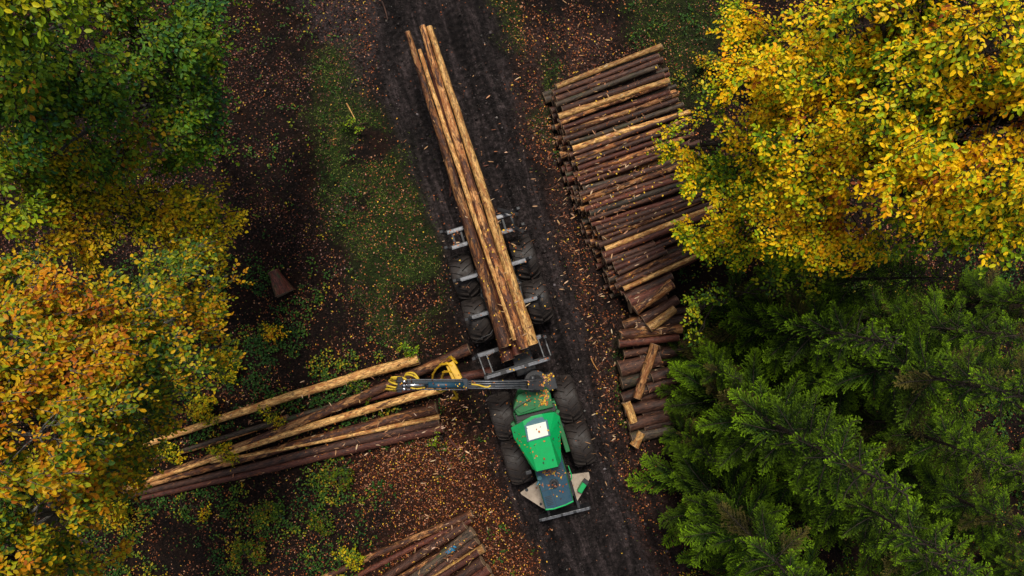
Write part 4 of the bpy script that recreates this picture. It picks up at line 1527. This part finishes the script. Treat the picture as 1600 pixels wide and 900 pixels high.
# fallen leaves
def dens_litter(m, x, y):
    px, py = m['px'], m['py']
    cl = sstep(.40, .60, fbm(x * 1.7 + 3, y * 1.7 - 11))
    d = .10 + .34 * cl
    d = d * (1 - .96 * m['road'])
    d = np.maximum(d, 1.0 * m['orange'] * (.70 + .30 * cl) * (1 - .85 * m['road']))
    d = np.maximum(d, .70 * m['strip'] * (.25 + .75 * cl))
    d = np.maximum(d, .75 * m['pale'] * (.4 + .6 * cl))
    d = np.where((px < 520) & (py < 420), np.maximum(d, .50 * (.3 + .7 * cl) * (1 - m['road'])), d)
    d *= 1 - .15 * m['grass']
    d = np.where((px > 1010) & (py > 420), d * .35, d)
    return np.clip(d, .004, 1)


x, y, m, rng = scatter(560000, dens_litter, 91)
n = len(x)
LP = [(4.2, (.030, .010, .005)), (4.2, (.095, .024, .008)), (3.0, (.21, .052, .012)), (1.6, (.36, .115, .020)), (1.5, (.38, .18, .10)), (.8, (.60, .36, .03))]
warm = np.clip(m['orange'] + .5 * m['strip'], 0, 1)
u = rng.random(n) ** (1.55 - .6 * warm)
col = pick_cols(LP, n, rng, u)
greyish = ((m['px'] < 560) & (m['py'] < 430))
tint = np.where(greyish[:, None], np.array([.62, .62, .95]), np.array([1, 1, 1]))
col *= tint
z = ground_z(x, y) + .012
nx = rng.normal(0, .35, (n, 3))
nx[:, 2] = 1
keep = np.ones(n, bool)
Nn = nx.copy()
for i in range(n):
    h = top_of(x[i], y[i])
    if h[0] is not None:
        if rng.random() < .55 or h[1].z < .35:
            keep[i] = False
            continue
        z[i] = h[0].z + .012
        Nn[i] = np.array(h[1]) + nx[i] * .35
P = np.stack([x, y, z], -1)
# extra leaves caught on the machine and the logs
ex_P, ex_N, ex_c = [], [], []


def drop(px, py, spx, spy, cnt, zz, bright=True, umax=None):
    for _ in range(cnt):
        q = at(rng.normal(px, spx), rng.normal(py, spy), zz)
        h = top_of(q.x, q.y)
        if h[0] is None or (umax and (FWI @ h[0]).x > umax):
            continue
        ex_P.append((h[0].x, h[0].y, h[0].z + .012 + rng.random() * .012))
        ex_N.append(np.array(h[1]) + rng.normal(0, .22, 3))
        ex_c.append(LP[rng.choice([2, 3, 3, 4, 5, 5] if bright else [1, 2, 3, 4])][1])


drop(850, 632, 4, 7, 95, 2.5, umax=3.56)
drop(826, 648, 11, 2.6, 150, 2.5, umax=3.56)
drop(851, 614, 6, 3, 40, 2.5, umax=3.56)
drop(820, 625, 8, 8, 22, 2.5, umax=3.56)
drop(852, 588, 7, 4, 50, 1.7)
drop(841, 706, 11, 8, 14, 3.5)
drop(812, 700, 5, 15, 16, 3.5)
drop(838, 674, 8, 4, 4, 3.6)
drop(876, 690, 2, 20, 8, 3.5)
drop(860, 738, 14, 2.5, 45, 2.3)
drop(866, 765, 14, 14, 22, 2.3)
drop(785, 380, 30, 25, 70, 2)
drop(710, 380, 9, 12, 30, 1.5)
drop(798, 350, 8, 10, 50, 1.5)
drop(800, 480, 40, 60, 90, 2.0)
drop(755, 600, 50, 4, 20, 3.6)
drop(800, 560, 30, 12, 70, 1.6)
drop(970, 280, 50, 100, 380, 1.1)
drop(480, 680, 120, 40, 160, .6, False)
drop(690, 850, 40, 30, 90, .6)
P = np.concatenate([P[keep], np.array(ex_P)])
Nn = np.concatenate([Nn[keep], np.array(ex_N)])
ne = len(ex_P)
col = np.concatenate([col[keep], np.array(ex_c) * rng.uniform(.8, 1.3, (ne, 1))])
n = len(P)
th = rng.uniform(0, 2 * math.pi, n)
D = np.stack([np.cos(th), np.sin(th), rng.normal(0, .15, n)], -1)
L = rng.uniform(.028, .070, n)
L[-ne:] *= 1.15
V, F = leaf_geo(P, D, Nn, L, L * rng.uniform(.5, .8, n), rng.uniform(-.1, .45, (n, 1)))
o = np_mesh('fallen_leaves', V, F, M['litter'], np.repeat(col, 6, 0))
tag(o, 'scattered orange, brown and yellow fallen leaves over ground, logs and machine', 'leaf litter', kind='stuff')
print('litter', n)

# bark chips and splinters on and around the log piles
pc, nc_ = [], []
rng = np.random.default_rng(97)
for (px, py, sx, sy, cnt, zz) in ((960, 280, 55, 95, 520, 1.1), (1010, 520, 25, 50, 160, .9), (500, 660, 120, 45, 420, .5), (690, 850, 40, 30, 160, .5), (740, 300, 50, 130, 130, 2.0), (800, 520, 22, 22, 60, 2.0), (700, 670, 50, 40, 160, .1), (890, 300, 30, 130, 260, .1), (640, 700, 90, 60, 240, .1), (945, 560, 18, 90, 200, .1)):
    for _ in range(cnt):
        q = at(rng.normal(px, sx), rng.normal(py, sy), zz)
        h = top_of(q.x, q.y)
        if h[0] is None:
            pc.append((q.x, q.y, float(ground_z(np.array([q.x]), np.array([q.y]))[0]) + .015))
            nc_.append((0, 0, 1))
        else:
            pc.append((h[0].x, h[0].y, h[0].z + .012))
            nc_.append(tuple(h[1]))
n = len(pc)
th = np.where(rng.random(n) < .5, rng.normal(.35, .25, n), rng.uniform(0, 6.28, n))
D = np.stack([np.cos(th), np.sin(th), rng.normal(0, .08, n)], -1)
L = rng.uniform(.05, .26, n) ** 1.15
V, F = leaf_geo(np.array(pc), D, np.array(nc_) + rng.normal(0, .15, (n, 3)), L, L * rng.uniform(.10, .28, n), .2)
o = np_mesh('bark_chips', V, F, M['litter'], np.repeat(pick_cols([(2, (.10, .035, .02)), (2, (.26, .11, .05)), (1.6, (.42, .24, .12)), (.8, (.55, .38, .24))], n, rng), 6, 0))
tag(o, 'bark chips and pale splinters strewn over the log piles and the soil beside them', 'bark chips', kind='stuff')

# clods of churned mud and small stones on the track
x, y, m, rng = scatter(190000, lambda m, x, y: np.clip((.75 * m['road'] + .25 * m['strip']) * sstep(.42, .62, fbm(x * 2.2 + 7, y * 1.1)) + .05 * m['road'] + .5 * m['pale'] * (1 - m['road']) * .5, 0, 1) * .55, 95)
n = len(x)
oc = np.array([(1, 0, 0), (-1, 0, 0), (0, 1, 0), (0, -1, 0), (0, 0, 1), (0, 0, -1)], float)
of = np.array([(0, 2, 4), (2, 1, 4), (1, 3, 4), (3, 0, 4), (2, 0, 5), (1, 2, 5), (3, 1, 5), (0, 3, 5)])
sz = rng.uniform(.012, .030, n) * (1 + 1.1 * (rng.random(n) < .10))
V = oc[None] * (rng.uniform(.6, 1.4, (n, 6, 1)) * np.array([1, 1, .7])) * sz[:, None, None] + rng.normal(0, .15, (n, 6, 3)) * sz[:, None, None]
th = rng.uniform(0, 6.28, n)
ct, st = np.cos(th)[:, None], np.sin(th)[:, None]
V = np.stack([V[..., 0] * ct - V[..., 1] * st, V[..., 0] * st + V[..., 1] * ct, V[..., 2]], -1)
V += np.stack([x, y, ground_z(x, y) + sz * .2], -1)[:, None]
F = (np.arange(n)[:, None, None] * 6 + of[None]).reshape(-1, 3)
cc = pick_cols([(4, (.014, .011, .0105)), (4, (.030, .024, .023)), (2, (.055, .044, .042)), (.35, (.16, .14, .14))], n, rng)
o = np_mesh('mud_clods', V.reshape(-1, 3), F, M['litter'], np.repeat(cc, 6, 0))
tag(o, 'churned clods of dark mud and small stones along the rutted track', 'mud clods', kind='stuff')
print('clods', n)

# grass: tufts of blades
x, y, m, rng = scatter(440000, lambda m, x, y: np.clip(m['grass'] * .85 * sstep(.40, .60, fbm(x * 2.4, y * 2.4 + 5) + .06) + .03 * (1 - m['road']), 0, 1), 92)
n = len(x)
free = np.array([top_of(a, b_)[0] is None for a, b_ in zip(x, y)])
x, y = x[free], y[free]
n = len(x)
z = ground_z(x, y) - .005
th = rng.uniform(0, 2 * math.pi, n)
ln = rng.uniform(.05, .13, n)
dirn = np.stack([np.cos(th) * .75, np.sin(th) * .75, rng.uniform(.3, .9, n)], -1) * ln[:, None]
sd = np.stack([-np.sin(th), np.cos(th), np.zeros(n)], -1) * rng.uniform(.006, .011, n)[:, None]
P = np.stack([x, y, z], -1)
V = np.stack([P - sd, P + sd, P + dirn], 1).reshape(-1, 3)
gc_ = pick_cols([(3, (.045, .10, .010)), (3, (.085, .165, .016)), (2, (.17, .21, .030)), (1.6, (.28, .25, .08))], n, rng)
o = np_mesh('grass', V, np.arange(n * 3).reshape(-1, 3), M['grass'], np.repeat(gc_, 3, 0))
tag(o, 'short moss green grass growing beside the muddy track', 'grass', kind='stuff')
print('grass', n)

# low plants
x, y, m, rng = scatter(80000, lambda m, x, y: np.clip((.62 * m['under'] + .07 * (m['px'] < 560) * (1 - m['under']) + .3 * (m['px'] > 1060) * (m['py'] > 380) + .35 * m['grass'] * (m['px'] > 850) + .03 * m['orange']) * sstep(.42, .62, fbm(x * 1.7 - 3, y * 1.7 + 8)) * (1 - m['road']), 0, 1), 93)
k_ = np.array([top_of(a, b_)[0] is None for a, b_ in zip(x, y)])
x, y = x[k_], y[k_]
n0 = len(x)
per = 7
rp = lambda a: np.repeat(a, per, 0)
th = rng.uniform(0, 2 * math.pi, n0 * per)
rad = rng.uniform(.0, .13, n0 * per)
hz = rp(rng.uniform(.04, .26, n0)) + rng.normal(0, .03, n0 * per)
X, Y = rp(x) + np.cos(th) * rad, rp(y) + np.sin(th) * rad
P = np.stack([X, Y, ground_z(X, Y) + np.maximum(hz, .02)], -1)
D = np.stack([np.cos(th), np.sin(th), rng.normal(-.15, .25, n0 * per)], -1)
Nn = rng.normal(0, .3, (n0 * per, 3))
Nn[:, 2] = 1
L = rng.uniform(.05, .095, n0 * per)
V, F = leaf_geo(P, D, Nn, L, L * .65)
hue = rp(FB(x + 40, y)[:, None][:, 0]) + rng.normal(0, .16, n0 * per)
col = pick_cols([(3, (.020, .065, .012)), (4, (.038, .105, .014)), (2.2, (.10, .16, .012)), (1.2, (.32, .28, .014)), (.6, (.46, .28, .014))], n0 * per, rng, np.clip(hue, 0, .99))
o = np_mesh('ground_cover', V, F, M['leaf'], np.repeat(col, 6, 0))
tag(o, 'low green and yellow brambles and seedlings covering the forest floor', 'ground cover', kind='stuff')
print('cover', n0 * per)

# sticks lying about
sticks = [((542, 162), (556, 188), .025, 'pale bent stick on the grass near the seedling'), ((560, 196), (575, 192), .018, 'short thin stick beside the seedling on the grass'),
          ((703, 282), (702, 306), .035, 'short reddish stick in the mud left of the load'), ((596, 0), (604, 28), .03, 'brown stick at the top of the muddy track'),
          ((672, 692), (705, 728), .035, 'black branch below the yellow green bush'), ((626, 676), (640, 690), .03, 'pale splintered piece beside the dark red trunk'),
          ((703, 684), (716, 698), .05, 'short reddish chunk beside the yellow green bush'), ((880, 66), (884, 80), .02, 'pale twig near the far end of the long stack'),
          ((852, 296), (872, 288), .02, 'thin dark stick by the side of the long stack'), ((924, 560), (934, 578), .025, 'pale splinter on the track edge beside the heap'),
          ((905, 390), (908, 412), .03, 'bluish wet stick in the rut beside the long stack')]
for (a, b_, r, lab) in sticks:
    p, q = at(*a), at(*b_)
    p.z = float(ground_z(np.array([p.x]), np.array([p.y]))[0]) + r
    q.z = float(ground_z(np.array([q.x]), np.array([q.y]))[0]) + r * 1.3
    o = make_log(p, q, r, r * .6, 'peeled' if 'pale' in lab else 'red' if 'red' in lab else 'bark', lab, 'sticks lying on the ground', .05, ends=(False, False), cat='stick')
    o.name = 'fallen_stick'

# ------------------------------------------------------------------ sky, sun, camera
ELEV, AZ = R(66), R(-2)
w = bpy.data.worlds.new('World')
SC.world = w
w.use_nodes = True
nt = w.node_tree
sky = nd(nt, 'ShaderNodeTexSky', sky_type='NISHITA')
sky.sun_disc = False
sky.sun_elevation = ELEV
sky.sun_rotation = AZ
sky.air_density = 1.0
sky.dust_density = 4.0
sky.ozone_density = 1.0
hs = nd(nt, 'ShaderNodeHueSaturation')
hs.inputs['Saturation'].default_value = .45
nt.links.new(sky.outputs[0], hs.inputs['Color'])
nt.links.new(hs.outputs[0], nt.nodes['Background'].inputs['Color'])
nt.nodes['Background'].inputs['Strength'].default_value = .072
sl = bpy.data.lights.new('sun', 'SUN')
sl.energy = 2.4
sl.angle = R(12)
sl.color = (1, .93, .82)
so = link(bpy.data.objects.new('sun', sl))
sd = Vector((math.sin(AZ) * math.cos(ELEV), math.cos(AZ) * math.cos(ELEV), math.sin(ELEV)))
so.rotation_euler = (-sd).to_track_quat('-Z', 'Y').to_euler()
so.location = sd * 40

cd = bpy.data.cameras.new('camera')
cd.sensor_width = 36
cd.lens = 36 * S * H / 1600
cd.clip_end = 600
co = link(bpy.data.objects.new('camera', cd))
co.location = (0, 0, H)
SC.camera = co
vsn = SC.view_settings
vsn.view_transform = 'Standard'
vsn.look = 'None'
vsn.gamma = 1
vsn.exposure = 0.58
SC.cycles.use_denoising = True
SC.cycles.max_bounces = 6
print('logs', n_logs)
